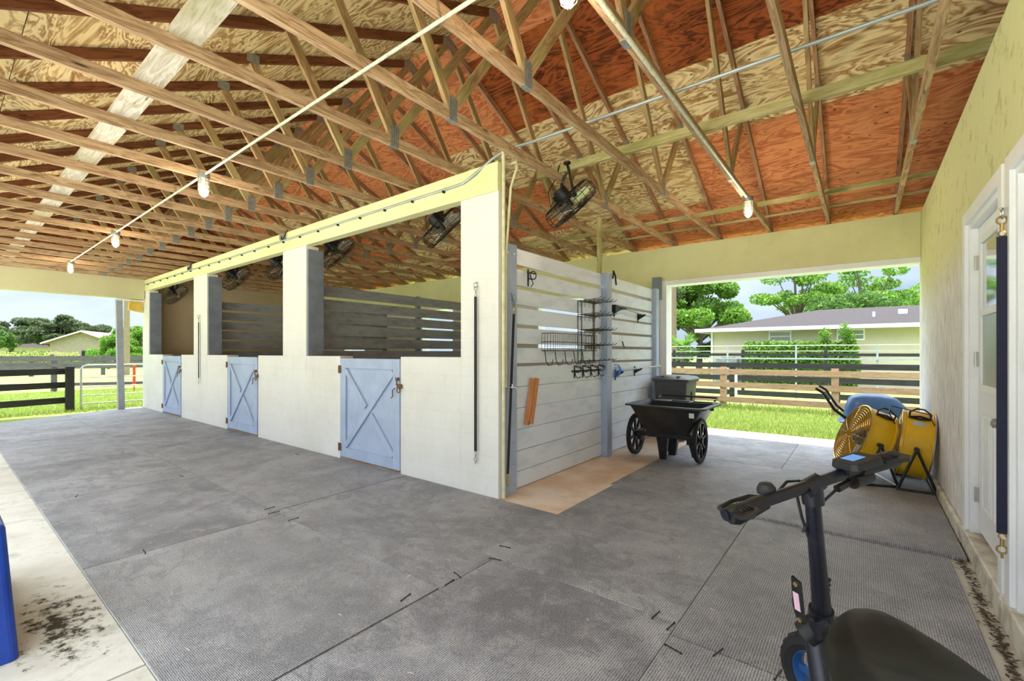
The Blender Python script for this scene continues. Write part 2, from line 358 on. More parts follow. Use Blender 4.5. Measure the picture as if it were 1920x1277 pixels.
f.prism([(-2.15,3.455),(3.3,3.455),(3.3,9.25),(-2.15,9.25)], 'z', -.25, -.012)
f.prism([(-5.2,8.36),(-2.155,8.36),(-2.155,9.25),(-5.2,9.25)], 'z', -.25, -.012)
struct(f.build('floor', 'concrete'))
struct(MB().prism([(-15.1,3.455),(-2.155,3.455),(-2.155,8.355),(-15.1,8.355)], 'z', -.25, -.010).build('floor', 'concrete_tan'))

# ------------------------------------------------------------ walls
w = MB()   # stall front: posts and half walls between the three gates
for a, b_, d_ in ((-3.37,-2.85,.115),(-7.32,-6.59,.2),(-11.31,-10.55,.2),(X0,-14.55,.2)): w.box(a, b_, YS, YS+d_, -.1, 3.06)
for a, b_ in ((-4.37,-3.37),(-6.59,-5.67),(-8.21,-7.32),(-10.55,-9.53),(-12.09,-11.31),(-14.55,-13.42)): w.box(a, b_, YS, YS+.2, -.1, 1.40)
struct(w.build('wall_stall', 'block', bevel=.006))
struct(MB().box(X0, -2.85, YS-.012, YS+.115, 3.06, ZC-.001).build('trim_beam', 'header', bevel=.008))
gl = MB()
for x in (-6.59, -10.55, -14.55): gl.box(x, x+.04, YS+.015, YS+.26, 1.40, 3.0)
struct(gl.build('trim_liner', 'bluegrey_dark', bevel=.003))
w = MB(); y0, y1 = YB, YB+.2   # back wall with three stall openings
wins = [(-5.62,-4.38),(-9.40,-8.12),(-13.1,-11.9)]
xs = [X0]+[v for w_ in sorted(wins) for v in w_]+[-2.90]
for i in range(0, len(xs), 2): w.box(xs[i], xs[i+1], y0, y1, -.1, 2.62)
for a, b_ in wins: w.box(a, b_, y0, y1, -.1, 1.25)
struct(w.build('wall_back', 'block'))
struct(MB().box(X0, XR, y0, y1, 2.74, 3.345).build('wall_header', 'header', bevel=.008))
w = MB()
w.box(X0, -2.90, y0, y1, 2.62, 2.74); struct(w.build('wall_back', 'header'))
t_ = MB()
for a, b_ in wins:
    for x in (a, b_-.06): t_.box(x, x+.06, y0-.03, y1+.03, 1.25, 2.62)
    t_.box(a+.06, b_-.06, y0-.03, y1+.03, 2.56, 2.62); t_.box(a+.06, b_-.06, y0-.03, y1+.03, 1.25, 1.30)
struct(t_.build('trim_window', 'white_paint'))
t_ = MB().box(-2.90, -2.78, y0-.02, y1+.06, -.1, 2.74); t_.box(-2.78, XR-.002, y0+.005, y1+.10, 2.66, 2.739)
struct(t_.build('trim_opening', 'white_paint', bevel=.004))
struct(MB().box(X0, X0+.18, YS+.2, YB, -.1, 3.36).build('wall_end', 'tan'))
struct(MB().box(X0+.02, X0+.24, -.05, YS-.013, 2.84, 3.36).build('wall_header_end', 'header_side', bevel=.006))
w = MB().box(X0+.02, XR, -.35, -.15, 3.06, 3.36); w.box(X0+.02, X0+.5, -.35, -.15, -.1, 3.06); w.box(-8.3, -7.9, -.35, -.15, -.1, 3.06)
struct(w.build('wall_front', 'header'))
# house-side wall (stucco) with two doors
w = MB()
D1 = (3.66, 4.72); D2 = (2.30, 3.42); ZT = 2.40
for a, b_ in ((-.35,D2[0]),(D2[1],D1[0]),(D1[1],YB+.2)): w.box(XR, XR+.2, a, b_, -.1, 3.33)
for a, b_ in (D1, D2): w.box(XR, XR+.2, a, b_, ZT, 3.33)
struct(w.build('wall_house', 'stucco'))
c_ = MB()
for a, b_ in ((D2[1]+.08, D1[0]-.08), (D1[1]+.09, YB)): c_.box(XR-.035, XR-.001, a, b_, -.012, .12)
for a, b_ in (D1, D2): c_.box(XR-.03, XR+.2, a-.09, b_+.09, -.012, .135)
struct(c_.build('baseboard_house', 'dirty_white', bevel=.01))
w = MB().box(3.3, 3.5, -.35, YB+.2, -.1, 3.36); w.box(XR+.2, 3.3, -.35, -.15, -.1, 3.36); w.box(XR+.2, 3.3, YB, YB+.2, -.1, 3.36)
struct(w.build('wall_tack_room', 'block_side'))
# gable ends above the plate
w = MB()
for x in (X0, 3.3): w.prism([(-.35,3.36),(YB+.2,3.36),(YB+.2,3.50),(RY,RZ-.03),(-.35,3.40)], 'x', x, x+.05)
struct(w.build('wall_gable', 'ply_dark'))

def door(n, y0, y1, glass):
    slab = MB().box(XR+.045, XR+.085, y0+.04, y1-.06, .17, 2.35)
    d = struct(slab.build('door_%d' % n, 'white_paint', bevel=.003))
    fr = MB()
    for a, b_ in ((y0-.08, y0+.01), (y1-.01, y1+.09)): fr.box(XR-.022, XR+.02, a, b_, .135, 2.48)
    fr.box(XR-.022, XR+.02, y0+.01, y1-.01, 2.39, 2.48)
    for a, b_ in ((y0, y0+.04), (y1-.055, y1)): fr.box(XR, XR+.09, a, b_, .135, 2.40)
    fr.box(XR, XR+.09, y0+.04, y1-.055, 2.352, 2.40)
    struct(fr.build('door_frame', 'white_paint', d, bevel=.004))
    a, b_ = y0+.25, y1-.27
    pr = MB()
    for (p, q, z0, z1) in ((a-.05, b_+.05, 1.18, 2.25),):
        pr.box(XR+.025, XR+.046, p, p+.05, z0, z1); pr.box(XR+.025, XR+.046, q-.05, q, z0, z1)
        for z in (z0, z1-.05): pr.box(XR+.025, XR+.046, p+.05, q-.05, z, z+.05)
        pr.box(XR+.025, XR+.046, p+.05, q-.05, 1.70, 1.75)
    struct(pr.build('window_frame', 'white_paint', d, bevel=.005))
    struct(MB().box(XR+.036, XR+.0455, a, b_, 1.75, 2.20).build('upper_pane', 'door_glass', d))
    struct(MB().box(XR+.036, XR+.0455, a, b_, 1.23, 1.70).build('lower_pane', 'screen_glass', d))
    em = MB(); mid = (a+b_)/2
    for (p, q) in ((a-.06, mid-.04), (mid+.04, b_+.06)):
        for (z0, z1) in ((.36, 1.02),):
            em.box(XR+.037, XR+.046, p, p+.02, z0, z1); em.box(XR+.037, XR+.046, q-.02, q, z0, z1)
            em.box(XR+.037, XR+.046, p+.02, q-.02, z0, z0+.02); em.box(XR+.037, XR+.046, p+.02, q-.02, z1-.02, z1)
            em.box(XR+.038, XR+.046, p+.06, q-.06, z0+.06, z1-.06)
    struct(em.build('door_panel', 'white_paint', d, bevel=.004))
    for z in (.42, 1.40, 2.10):
        h = MB().box(XR+.030, XR+.0445, y1-.085, y1-.0555, z-.05, z+.05); h.cyl((XR+.030, y1-.064, z-.052), (XR+.030, y1-.064, z+.052), .007)
        struct(h.build('hinge', 'steel', d))
    k = MB(); ky = y0+.115
    R = Matrix.Translation((XR+.045, ky, 1.04)) @ Matrix.Rotation(-math.pi/2, 4, 'Y')
    k.lathe([(.034,0),(.034,.008),(.014,.012),(.012,.035),(.022,.042),(.029,.055),(.027,.070),(.012,.078),(.0,.078)], 20, R)
    struct(k.build('door_knob', 'steel', d, smooth=True))
    k = MB(); R = Matrix.Translation((XR+.045, ky, 1.24)) @ Matrix.Rotation(-math.pi/2, 4, 'Y')
    k.lathe([(.032,0),(.032,.012),(.024,.028),(.022,.034),(0,.034)], 20, R)
    struct(k.build('deadbolt', 'steel', d, smooth=True))
    return d
door(1, D1[0], D1[1], True); door(2, D2[0], D2[1], True)

# ------------------------------------------------------------ roof: plywood sheets (ceiling), trusses
def slope_z(y): return RZ - PIT*abs(y-RY)
def panels(rows, pick):
    grp = {}
    for ri, (ya, yb) in enumerate(rows):
        x = 3.391 + (1.514 if ri % 2 else 0)
        while x > -15.6:
            xa, xb = max(x-2.271+.003, -15.6), min(x-.003, 3.4)
            if xb-xa > .05:
                k = pick((xa+xb)/2, ri); mb = grp.setdefault(k, MB())
                a, b_ = (ya+.003, yb-.003)
                pr = [(a, slope_z(a)), (b_, slope_z(b_)), (b_, slope_z(b_)+.015), (a, slope_z(a)+.015)]
                mb.prism(pr, 'x', xa, xb)
            x -= 2.271
    for k, mb in grp.items(): struct(mb.build('ceiling', k))
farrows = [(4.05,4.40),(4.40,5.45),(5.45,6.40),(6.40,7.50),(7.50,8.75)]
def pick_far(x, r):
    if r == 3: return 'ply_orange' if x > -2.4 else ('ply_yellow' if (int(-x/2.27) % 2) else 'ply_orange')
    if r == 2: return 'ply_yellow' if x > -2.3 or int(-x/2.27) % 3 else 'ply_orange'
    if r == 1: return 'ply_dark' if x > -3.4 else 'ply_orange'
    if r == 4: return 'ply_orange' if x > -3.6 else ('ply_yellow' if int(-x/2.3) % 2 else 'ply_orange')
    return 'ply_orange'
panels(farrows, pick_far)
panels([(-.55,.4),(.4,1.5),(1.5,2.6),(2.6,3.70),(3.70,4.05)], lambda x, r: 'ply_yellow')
r_ = MB(); 
for ya, yb in ((-.57, RY), (RY, 8.77)):
    r_.prism([(ya, slope_z(ya)+.017), (yb, slope_z(yb)+.017), (yb, slope_z(yb)+.05), (ya, slope_z(ya)+.05)], 'x', -15.62, 3.42)
struct(r_.build('ceiling_roofing', 'roofing'))

def make_truss(x):
    t = thing('roof_truss', 'x', 'roof truss', (x, 0, ZC), 0, 'roof trusses in a row')
    N1, N2 = 2.62, 5.42; zt = .045
    beam('bottom_chord', (0,-.15,.045), (0,YB+.12,.045), .040, .088, 'chord', t)
    def sl(y): return slope_z(y)-ZC-.050
    beam('top_chord', (0,-.50,sl(-.50)), (0,RY-.01,sl(RY-.01)), .038, .085, 'rafter_shaded', t)
    beam('top_chord', (0,8.65,sl(8.65)), (0,RY+.01,sl(RY+.01)), .038, .085, 'rafter_lit', t)
    for ya, yb, za in ((N1,2.02,.09),(N2,6.10,.09)):
        beam('web', (.0,ya,za), (0,yb,sl(yb)-.03), .036, .085, 'web', t)
    for ya, yb in ((N1,RY-.05),(N2,RY+.05)):
        beam('web', (.0,ya,.09), (0,yb,sl(yb)-.06), .036, .085, 'web', t)
    for y, z, a, b_ in ((N1,.09,.045,.095),(N2,.09,.045,.095),(2.02,sl(2.02),.06,.05),(6.10,sl(6.10),.06,.05),(RY,sl(RY)-.03,.10,.07)):
        p = MB().box(-.0225,.0225,y-a,y+a,z-b_,z+b_)
        for k in range(4): yy = y-a+a*2*(k+.5)/4; p.box(-.0245,.0245,yy-.004,yy+.004,z-b_,z+b_)
        p.build('truss_plate', 'galv', t)
    return t
ORD = 'first second third fourth fifth sixth seventh eighth ninth tenth eleventh twelfth thirteenth fourteenth fifteenth sixteenth seventeenth eighteenth nineteenth twentieth twenty-first twenty-second'.split()
proto = make_truss(1.12)
for k in range(22):
    t = proto if k == 0 else copy_tree(proto)
    t.location.x = 1.12-.757*k
    t['label'] = 'bare wooden roof truss over the stucco wall of the doors' if k == 0 else 'bare wooden roof truss, %s one out from the stucco wall with the doors' % ORD[k-1]
# long timbers lying on the trusses
zr = ZC+.0885
tag(beam('bracing_board', (-14.9,.99,zr+.020), (-2.2,.99,zr+.020), .17, .038, 'whiteboard'), 'wide whitewashed plank laid flat across the bottom chords on the yellow plywood side', 'plank')
tag(beam('bracing_runner', (-2.95,4.28,zr+.045), (1.5,4.28,zr+.045), .04, .088, 'runner'), 'pale green-stained timber runner carrying the hanging black fan by the tack partition', 'timber')
tag(beam('bracing_runner', (-14.9,6.92,zr+.03), (1.5,6.92,zr+.03), .038, .058, 'runner'), 'long pale runner crossing the trusses behind the lit lamp of the side aisle', 'timber')
tag(beam('bracing_runner', (-14.9,7.55,zr+.014), (1.5,7.55,zr+.014), .03, .026, 'runner'), 'thin pale batten crossing the trusses just before the wall header of the side opening', 'timber')
tag(beam('partition_strut', (-2.93,5.78,2.56), (-2.93,5.78,ZC+.0), .05, .05, 'runner', up=(0,1,0)), 'thin cream upright strut from the middle partition post up to the trusses', 'timber')
# ------------------------------------------------------------ rubber mats
def mat_(poly, label, z=0.):
    zz = random.uniform(-.0012, .0012)
    o = MB().prism(poly, 'z', -.0118, z+zz).build('rubber_mat', 'rubber_mat'); tag(o, label, 'rubber mat', 'rubber floor mats'); return o
def rect(x0, x1, y0, y1, j=0): return [(x0+.004,y0+.004),(x1-.004,y0+.004),(x1-.004,y1-.004),(x0+.004,y1-.004)]
E_ = 'outer row'; I_ = 'inner row'
fx = [-2.06,-4.12,-6.26,-8.42,-10.66,-12.6]; 
where_f = ['before the corner post', 'before the nearest X-braced gate', 'between the nearest and middle gates', 'level with the middle gate', 'past the middle gate', 'reaching the grass at the open end']
for i, x in enumerate(fx):
    a = fx[i+1] if i < 5 else None
    poly = rect(a, x, .62, 1.925) if a else [(-14.05,.62),(x-.004,.62),(x-.004,1.921),(-14.62,1.921),(-14.05,.95)]
    mat_(poly, 'grey rubber mat, %s, %s' % (E_, where_f[i]))
bx = [-2.12,-4.25,-6.36,-8.45,-10.30,-12.45]
where_b = ['whose corner touches the tan concrete strip', 'in front of the nearest gate', 'between the nearest and middle gates', 'in front of the middle gate', 'between the middle and farthest gates', 'in front of the farthest gate']
for i, x in enumerate(bx):
    a = bx[i+1] if i < 5 else None
    poly = [(a+.004,1.929),(-2.054,1.929),(-2.054,2.46),(-2.15,2.46),(-2.15,3.444),(a+.004,3.444)] if i == 0 else rect(a, x, 1.925, 3.448) if a else [(-14.66,1.929),(x-.004,1.929),(x-.004,3.444),(-15.3,3.444),(-15.15,2.95)]
    mat_(poly, 'grey rubber mat, %s, %s' % (I_, where_b[i]))
mat_(rect(-2.05,-.78,.10,2.45), 'large grey rubber mat in the centre foreground, nearest the camera')
mat_(rect(-2.16,-.78,2.45,4.62), 'dark grey rubber mat with one edge on the tan strip, in front of the cart')
mat_(rect(-2.2,-.782,4.62,6.52), 'pale worn rubber mat under the garden cart wheels')
mat_(rect(-2.2,-.798,6.52,8.45), 'pale rubber mat at the threshold of the side opening, beyond the cart')
mat_(rect(-.78,.44,.20,2.33), 'grey rubber mat under the front wheel of the scooter')
mat_(rect(-.78,.49,2.33,4.42), 'long grey rubber mat beside the white doors')
mat_([(-.776,4.424),(.575,4.424),(.575,6.26),(-.776,6.26)], 'grey rubber mat whose raised end sticks out before the yellow fans', .018)
mat_(rect(-.80,.58,6.27,8.45), 'pale rubber mat under the yellow fans at the side opening')
# short staples pinning the seams
st = [(-2.03,2.42,0),(-2.08,2.10,0),(-2.13,1.72,1),(-.80,2.40,1),(-.73,2.22,0),(-.76,1.75,0),(-.9,2.45,1),(-2.1,2.62,0),(-4.2,1.90,1),(-4.35,1.93,1),(-3.9,1.93,1),(-4.12,.95,0),(-6.3,1.8,0),(-6.26,.9,0),(-.55,2.33,1),(-.3,2.33,1),(-2.05,2.0,1),(-6.36,3.2,0),(-8.44,1.7,0)]
s0 = None
for x, y, r in st:
    if s0 is None:
        m_ = MB().bar((-.045,0,.003),(.045,0,.003),.005,.004); m_.cyl((-.042,0,-.006),(-.042,0,.006),.004,6); m_.cyl((.042,0,-.006),(.042,0,.006),.004,6)
        s0 = m_.build('mat_staple', 'black_metal'); tag(s0, 'short dark metal staple pinned across a seam between rubber mats', 'staple', 'staples across the mat seams'); o = s0
    else: o = s0.copy(); C.objects.link(o)
    o.location = (x, y, .002); o.rotation_euler = (0, 0, random.uniform(-.3,.3)+(1.57 if r else 0))
sw = MB()
for i in range(46):
    x, y, a, L = random.uniform(-6,.3), random.uniform(.7,3.3), random.uniform(0,6.3), random.uniform(.015,.045)
    if x > -2 and random.random() < .5: y = random.uniform(2.5,4.4)
    sw.bar((x,y,.004),(x+math.cos(a)*L,y+math.sin(a)*L,.005),.003,.002)
tag(sw.build('straw','dirty_white'),'scattered bits of straw on the rubber mats','straw',kind='stuff')
# dry leaves swept against the curb
lf = MB()
for i in range(1500):
    y = random.uniform(1.0, 7.6); x = .545+random.gauss(0,.014)-(.02 if random.random() < .1 else 0); s_ = random.uniform(.006,.02); a = random.uniform(0,6.3); z = random.uniform(.003,.014)-.008
    if y > 4.42: x = min(max(x, .578), .585)
    c1, s1 = math.cos(a)*s_, math.sin(a)*s_
    lf.add([(x-c1,y-s1,z),(x+s1*.5,y-c1*.5,z+.003),(x+c1,y+s1,z+random.uniform(0,.006)),(x-s1*.5,y+c1*.5,z+.002)], [(0,1,2,3)])
o = lf.build('leaf_litter', 'brown_leaf'); tag(o, 'thin line of dry brown leaf litter along the foot of the stucco wall', 'leaves', kind='stuff')

# ------------------------------------------------------------ stall gates
def make_gate(w_):
    """frame and X lie on the aisle side; local origin at the middle of the sill"""
    t = thing('stall_gate', '', 'gate', (0,0,0), 0, 'X-braced stall gates')
    h = w_/2; z0, z1 = .03, 1.37
    MB().box(-h, h, .012, .032, z0, z1).build('panel', 'bluegrey', t)
    for s in (-1, 1): MB().box(min(s*h, s*(h-.13)), max(s*h, s*(h-.13)), -.012, .0118, z0, z1).build('stile', 'bluegrey', t, bevel=.003)
    for z in (z0, z1-.13): MB().box(-h+.1302, h-.1302, -.012, .0118, z, z+.13).build('rail', 'bluegrey', t, bevel=.003)
    a, b_ = h-.13, z0+.13; c_, d_ = z1-.13, z0+.13
    beam('diagonal_brace', (-a, -.001, d_+.03), (a, -.001, c_-.03), .026, .07, 'bluegrey', t, up=(0,0,1)); 
    mx_ = (c_+d_)/2
    for s in (1, -1):
        beam('diagonal_brace', (-s*a, -.001, mx_+s*(c_-.03-mx_)), (-s*.055, -.001, mx_+s*.045), .026, .07, 'bluegrey', t)
    for z in (.16, 1.22):
        hb = MB().box(-h-.035, -h+.03, -.022, -.0125, z-.05, z+.05); hb.cyl((-h-.01,-.024,z-.055),(-h-.01,-.024,z+.055),.008)
        hb.build('hinge', 'rust', t)
    l = MB().box(h-.03, h+.05, -.034, -.013, 1.02, 1.07); l.cyl((h-.02,-.04,1.06),(h-.02,-.04,1.13),.008); l.box(h-.04,h-.0,-.045,-.013,1.11,1.15)
    l.ring((h+.02,-.045,1.00),.028,.006,(0,1,0),14); l.tube([(h-.05,-.04,1.02),(h-.09,-.045,1.0),(h-.09,-.045,.92),(h-.12,-.045,.90)],.007,6)
    l.build('latch', 'rust', t)
    return t
G = [(-5.02,1.29,'nearest'),(-8.87,1.31,'middle'),(-12.755,1.32,'farthest')]
g0 = make_gate(1.28)
for i, (x, w_, nm) in enumerate(G):
    o = g0 if i == 0 else copy_tree(g0)
    o.location = (x, YS+.005, 0); o['label'] = {'nearest':'blue-grey X-braced stall gate closest to the corner post','middle':'blue-grey X-braced stall gate in the middle of the three','farthest':'blue-grey X-braced stall gate closest to the open grass end'}[nm]

# ------------------------------------------------------------ slatted dividers and tack partition
def boards(x, y0, y1, tops, mat, par, th=.03):
    for z0, z1 in tops:
        o = beam('board', (x, y0, (z0+z1)/2), (x, y1, (z0+z1)/2), th, z1-z0, mat, par)
UP = [(2.39,2.56),(2.17,2.34),(1.965,2.13),(1.755,1.93),(1.545,1.715),(1.335,1.50)]
LO = [(1.085,1.30),(.857,1.078),(.626,.850),(.399,.620),(.178,.392),(.0,.171)]
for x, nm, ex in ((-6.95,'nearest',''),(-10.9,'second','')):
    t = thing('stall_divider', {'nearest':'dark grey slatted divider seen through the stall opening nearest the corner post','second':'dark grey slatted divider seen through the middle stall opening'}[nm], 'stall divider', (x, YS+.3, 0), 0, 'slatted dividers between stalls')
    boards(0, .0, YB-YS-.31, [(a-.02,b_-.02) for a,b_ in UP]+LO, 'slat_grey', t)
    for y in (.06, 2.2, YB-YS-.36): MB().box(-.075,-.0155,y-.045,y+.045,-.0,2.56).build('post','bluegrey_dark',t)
t = thing('tack_partition', 'tall pale blue-grey board partition with racks, closing the first stall', 'partition', (-2.93, 3.57, 0))
boards(0, .201, 2.235, UP+LO, 'slat_pale', t)
boards(0, 2.385, 4.19, UP+LO, 'slat_pale', t)
MB().box(-.05,.07,.0,.20,-.01,2.57).build('post','bluegrey',t,bevel=.004)
MB().box(-.02,.11,2.236,2.384,-.01,2.57).build('post','bluegrey',t,bevel=.004)
MB().box(-.02,.09,4.191,4.33,-.01,2.57).build('post','bluegrey',t,bevel=.004)
bolts = MB()
for z in [ (a+b_)/2 for a, b_ in UP+LO ]:
    for y in (.05,.15): bolts.cyl((.069,y,z),(.074,y,z),.008,8)
bolts.build('bolts','steel',t)
struct(MB().box(-3.0,-2.86,7.985,8.09,2.4,2.8).build('trim_block','bluegrey_dark'))

# ------------------------------------------------------------ pipes and conduit
def pipe(name, pts, r, mat, label, cat='pipe'):
    return tag(MB().tube(pts, r, 8).build(name, mat, smooth=True), label, cat)
def arc(p, q, r, n=5):  # helper unused bends kept short
    return [p, q]
yb = YS-.012
pipe('conduit', [(-14.9,yb-.014,3.22),(-3.42,yb-.014,3.22),(-3.30,yb-.014,3.225),(-3.15,yb-.02,3.27),(-2.94,yb+.03,3.40),(-2.8,yb+.08,3.475),(-2.55,3.57,3.49),(1.5,3.57,3.49)], .014, 'conduit_grey', 'thin grey electrical conduit running along the cream stall beam and on across the trusses', 'conduit')
cc = MB()
for k in range(22): x = -3.6-.52*k; cc.box(x-.008,x+.008,yb-.032,yb-.001,3.185,3.21)
tag(cc.build('conduit_clips','black_metal'), 'small dark clips holding the conduit to the stall beam', 'clip', kind='stuff')
pipe('conduit', [(-13.0,1.775,ZC-.016),(-5.62,1.775,ZC-.016),(-5.40,1.775,ZC-.016),(-.2,1.775,ZC-.013)], .0115, 'conduit_white', 'long whitish conduit strapped under the roof trusses, carrying the row of caged lamps', 'conduit')
pipe('conduit', [(-1.11,1.2,ZC-.015),(-1.11,6.06,ZC-.015)], .0145, 'conduit_white', 'white conduit running under one truss towards the lamp of the side aisle', 'conduit')
pipe('water_pipe', [(-3.2,3.78,3.35),(-3.02,3.62,3.42),(-3.02,3.72,3.52),(-2.825,3.53,3.53),(-2.825,3.50,3.51),(-2.825,3.50,3.40),(-2.825,3.50,.0)], .018, 'pvc', 'cream plastic water pipe running down the corner post from above the beam', 'pipe')
pipe('water_pipe', [(-2.9,3.60,3.36),(-2.74,3.60,3.36),(-2.72,3.585,3.30),(-2.78,3.56,3.1),(-2.832,3.545,2.4),(-2.832,3.545,1.10)], .013, 'pvc', 'thinner cream water pipe ending at the tap beside the partition post', 'pipe')
t = thing('water_tap', 'brass garden tap with blue lever on the partition end post', 'tap', (-2.832,3.575,1.10))
k = MB().cyl((.0,-.03,0),(.02,.0,0),.010,10); k.cyl((.02,0,0),(.075,.03,0),.011,10); k.tube([(.075,.03,0),(.09,.04,-.006),(.092,.042,-.03)],.009,8); k.cyl((.05,.015,0),(.05,.015,.026),.007,8); k.build('tap_body','steel',t,smooth=True)
MB().bar((.025,.0,.03),(.07,.03,.03),.012,.006).build('lever','blue_plastic',t)

# ------------------------------------------------------------ caged lamps
def make_lamp():
    t = thing('caged_lamp', '', 'lamp', (0,0,0), 0, 'caged lamps under the trusses')
    b = MB().lathe([(0,0),(.055,0),(.058,-.03),(.052,-.06),(.030,-.066),(0,-.066)], 20); b.build('lamp_base','galv',t,smooth=True)
    MB().lathe([(.040,-.067),(.044,-.10),(.044,-.17),(.036,-.205),(.018,-.225),(.0,-.23)],20).build('glass_jar','lamp_jar',t,smooth=True)
    MB().lathe([(.012,-.067),(.024,-.085),(.030,-.12),(.029,-.15),(.018,-.175),(0,-.182)],16).build('bulb','lamp_glow',t,smooth=True)
    c = MB()
    for z, r in ((-.075,.053),(-.125,.053),(-.175,.051)): c.ring((0,0,z),r,.0028,(0,0,1),20,5)
    for k in range(4):
        a = k*math.pi/4; ca, sa = math.cos(a), math.sin(a)
        c.tube([(ca*.053,sa*.053,-.062),(ca*.053,sa*.053,-.17),(ca*.04,sa*.04,-.22),(ca*.016,sa*.016,-.244),(-ca*.016,-sa*.016,-.244),(-ca*.04,-sa*.04,-.22),(-ca*.053,-sa*.053,-.17),(-ca*.053,-sa*.053,-.062)],.0028,5)
    c.build('wire_guard','galv',t)
    ld = bpy.data.lights.new('lamp_light','POINT'); ld.energy = 4.5; ld.color = (1,.80,.60); ld.shadow_soft_size = .06
    lo = bpy.data.objects.new('lamp_light', ld); C.objects.link(lo); lo.parent = t; lo.location = (0,0,-.30)
    return t
LP = [(-5.52,1.775,'lit caged lamp under the trusses in front of the nearest stall gate'),(-9.25,1.775,'lit caged lamp midway along the row towards the grass end'),(-12.97,1.775,'lit caged lamp at the end of the row beside the end header'),(-1.10,6.12,'lit caged lamp over the side aisle, at the end of the white conduit'),(-1.11,1.87,'caged lamp cut by the top edge of the picture')]
l0 = make_lamp()
for i, (x, y, lb) in enumerate(LP):
    o = l0 if i == 0 else copy_tree(l0); o.location = (x, y, ZC-.002); o['label'] = lb
def rr(cx, cy, hx, hy, r, z, n=5):
    pts = []
    for qx, qy, a0 in ((1,1,0),(-1,1,90),(-1,-1,180),(1,-1,270)):
        for k in range(n):
            a = math.radians(a0+90*k/(n-1)); pts.append(Vector((cx+qx*(hx-r)+r*math.cos(a), cy+qy*(hy-r)+r*math.sin(a), z)))
    return pts
# ------------------------------------------------------------ black shop fans
def make_fan():
    """guard axis along local +X (face), hung from the bracket"""
    t = thing('hanging_fan', '', 'fan', (0,0,0), 0, 'black fans hung from the roof')
    n = Vector((.39,.61,-.71)).normalized(); R4 = n.to_track_quat('X', 'Z').to_matrix().to_4x4()
    gd = MB(); R = .31
    for x, r in ((-.085,R*.9),(-.03,R),(.045,R),(.085,R*.93),(.09,R*.62),(.092,R*.32),(-.09,R*.55)): gd.ring((x,0,0),r,.0042,(1,0,0),32,5)
    for k in range(20):
        a = 2*math.pi*k/20; c, s = math.cos(a), math.sin(a)
        gd.tube([(-.095,c*.08,s*.08),(-.085,c*R*.9,s*R*.9),(-.03,c*R,s*R),(.045,c*R,s*R),(.085,c*R*.93,s*R*.93),(.095,c*.05,s*.05)],.0032,4)
    gd.xf(R4).build('wire_guard','black_metal',t)
    m_ = MB(); m_.cyl((-.20,0,0),(-.05,0,0),.075,16); m_.cyl((-.05,0,0),(.03,0,0),.03,12); m_.box(-.17,-.08,.05,.13,-.05,.05); m_.xf(R4).build('motor','black_plastic',t,smooth=True)
    bl = MB()
    for k in range(3):
        a = k*2*math.pi/3+.5; q = Matrix.Rotation(a,4,'X')
        ps = [(-.02,.0,.04),(.03,.03,.06),(.05,.13,.16),(.045,.12,.25),(.0,.03,.275),(-.03,-.06,.22),(-.04,-.05,.10)]
        v1 = [q@Vector(p) for p in ps]; v2 = [q@(Vector(p)+Vector((.004,0,0))) for p in ps]; bl.loft([v1,v2])
    bl.xf(R4).build('blades','clear_blade',t,smooth=True)
    # bracket: two flat arms from the mounting plate
    br = MB(); side = R4@Vector((0,1,0)); back = -n*.02
    for s in (-1,1):
        pv = n*-.05+side*s*.17; tp = Vector((-.02,s*.03,.44)); md = Vector((pv.x*.9, pv.y*1.15, .27)) if s > 0 else (pv*.5+tp*.5)
        br.bar(tuple(tp),tuple(md),.045,.014,(1,0,0)); br.bar(tuple(md),tuple(pv),.045,.014,(1,0,0)); br.cyl(tuple(pv-side*.02),tuple(pv+side*.02),.022,8)
        br.bar(tuple(pv),tuple(n*-.12),.03,.012,(1,0,0))
    br.box(-.05,.02,-.06,.06,.42,.445); br.build('bracket','black_metal',t)
    c_ = MB().tube([tuple(n*-.18),(-.20,-.08,-.02),(-.22,-.1,.14),(-.14,-.06,.30),(-.12,-.03,.44)],.006,6); c_.build('power_cord','black_plastic',t)
    return t
FN = [(-2.52,4.28,3.075,'black wire-guard fan hung over the tack partition, outside the stalls'),(-4.22,4.0,3.04,'black fan hung just inside the stall beside the corner post'),(-6.62,3.98,3.06,'black fan hung inside the nearest stall at its far opening edge'),(-8.55,4.0,3.05,'black fan mostly hidden behind the block pillar between nearest and middle stalls'),(-10.5,3.98,3.03,'black fan hung in the middle stall opening beside its pillar'),(-14.25,3.95,2.98,'black fan with pale blades hung in the farthest stall opening')]
f0 = make_fan()
for i, (x, y, z, lb) in enumerate(FN):
    o = f0 if i == 0 else copy_tree(f0); o.location = (x, y, z); o['label'] = lb
for x, lb in ((-7.25,'small electrical box on the beam above the pillar beside the nearest stall'),(-11.45,'small electrical box on the beam above the pillar beside the farthest stall')):
    t = thing('outlet_box', lb, 'electrical box', (x, YS-.012, 3.28), 0, 'electrical boxes on the beam')
    MB().box(-.06,.06,-.05,-.001,-.05,.05).build('box','galv',t,bevel=.004)
    MB().tube([(.02,-.05,.0),(.06,-.07,-.06),(.10,-.06,-.05),(.12,-.03,.04),(.14,-.01,.09)],.008,6).build('plug_cord','black_plastic',t,smooth=True)

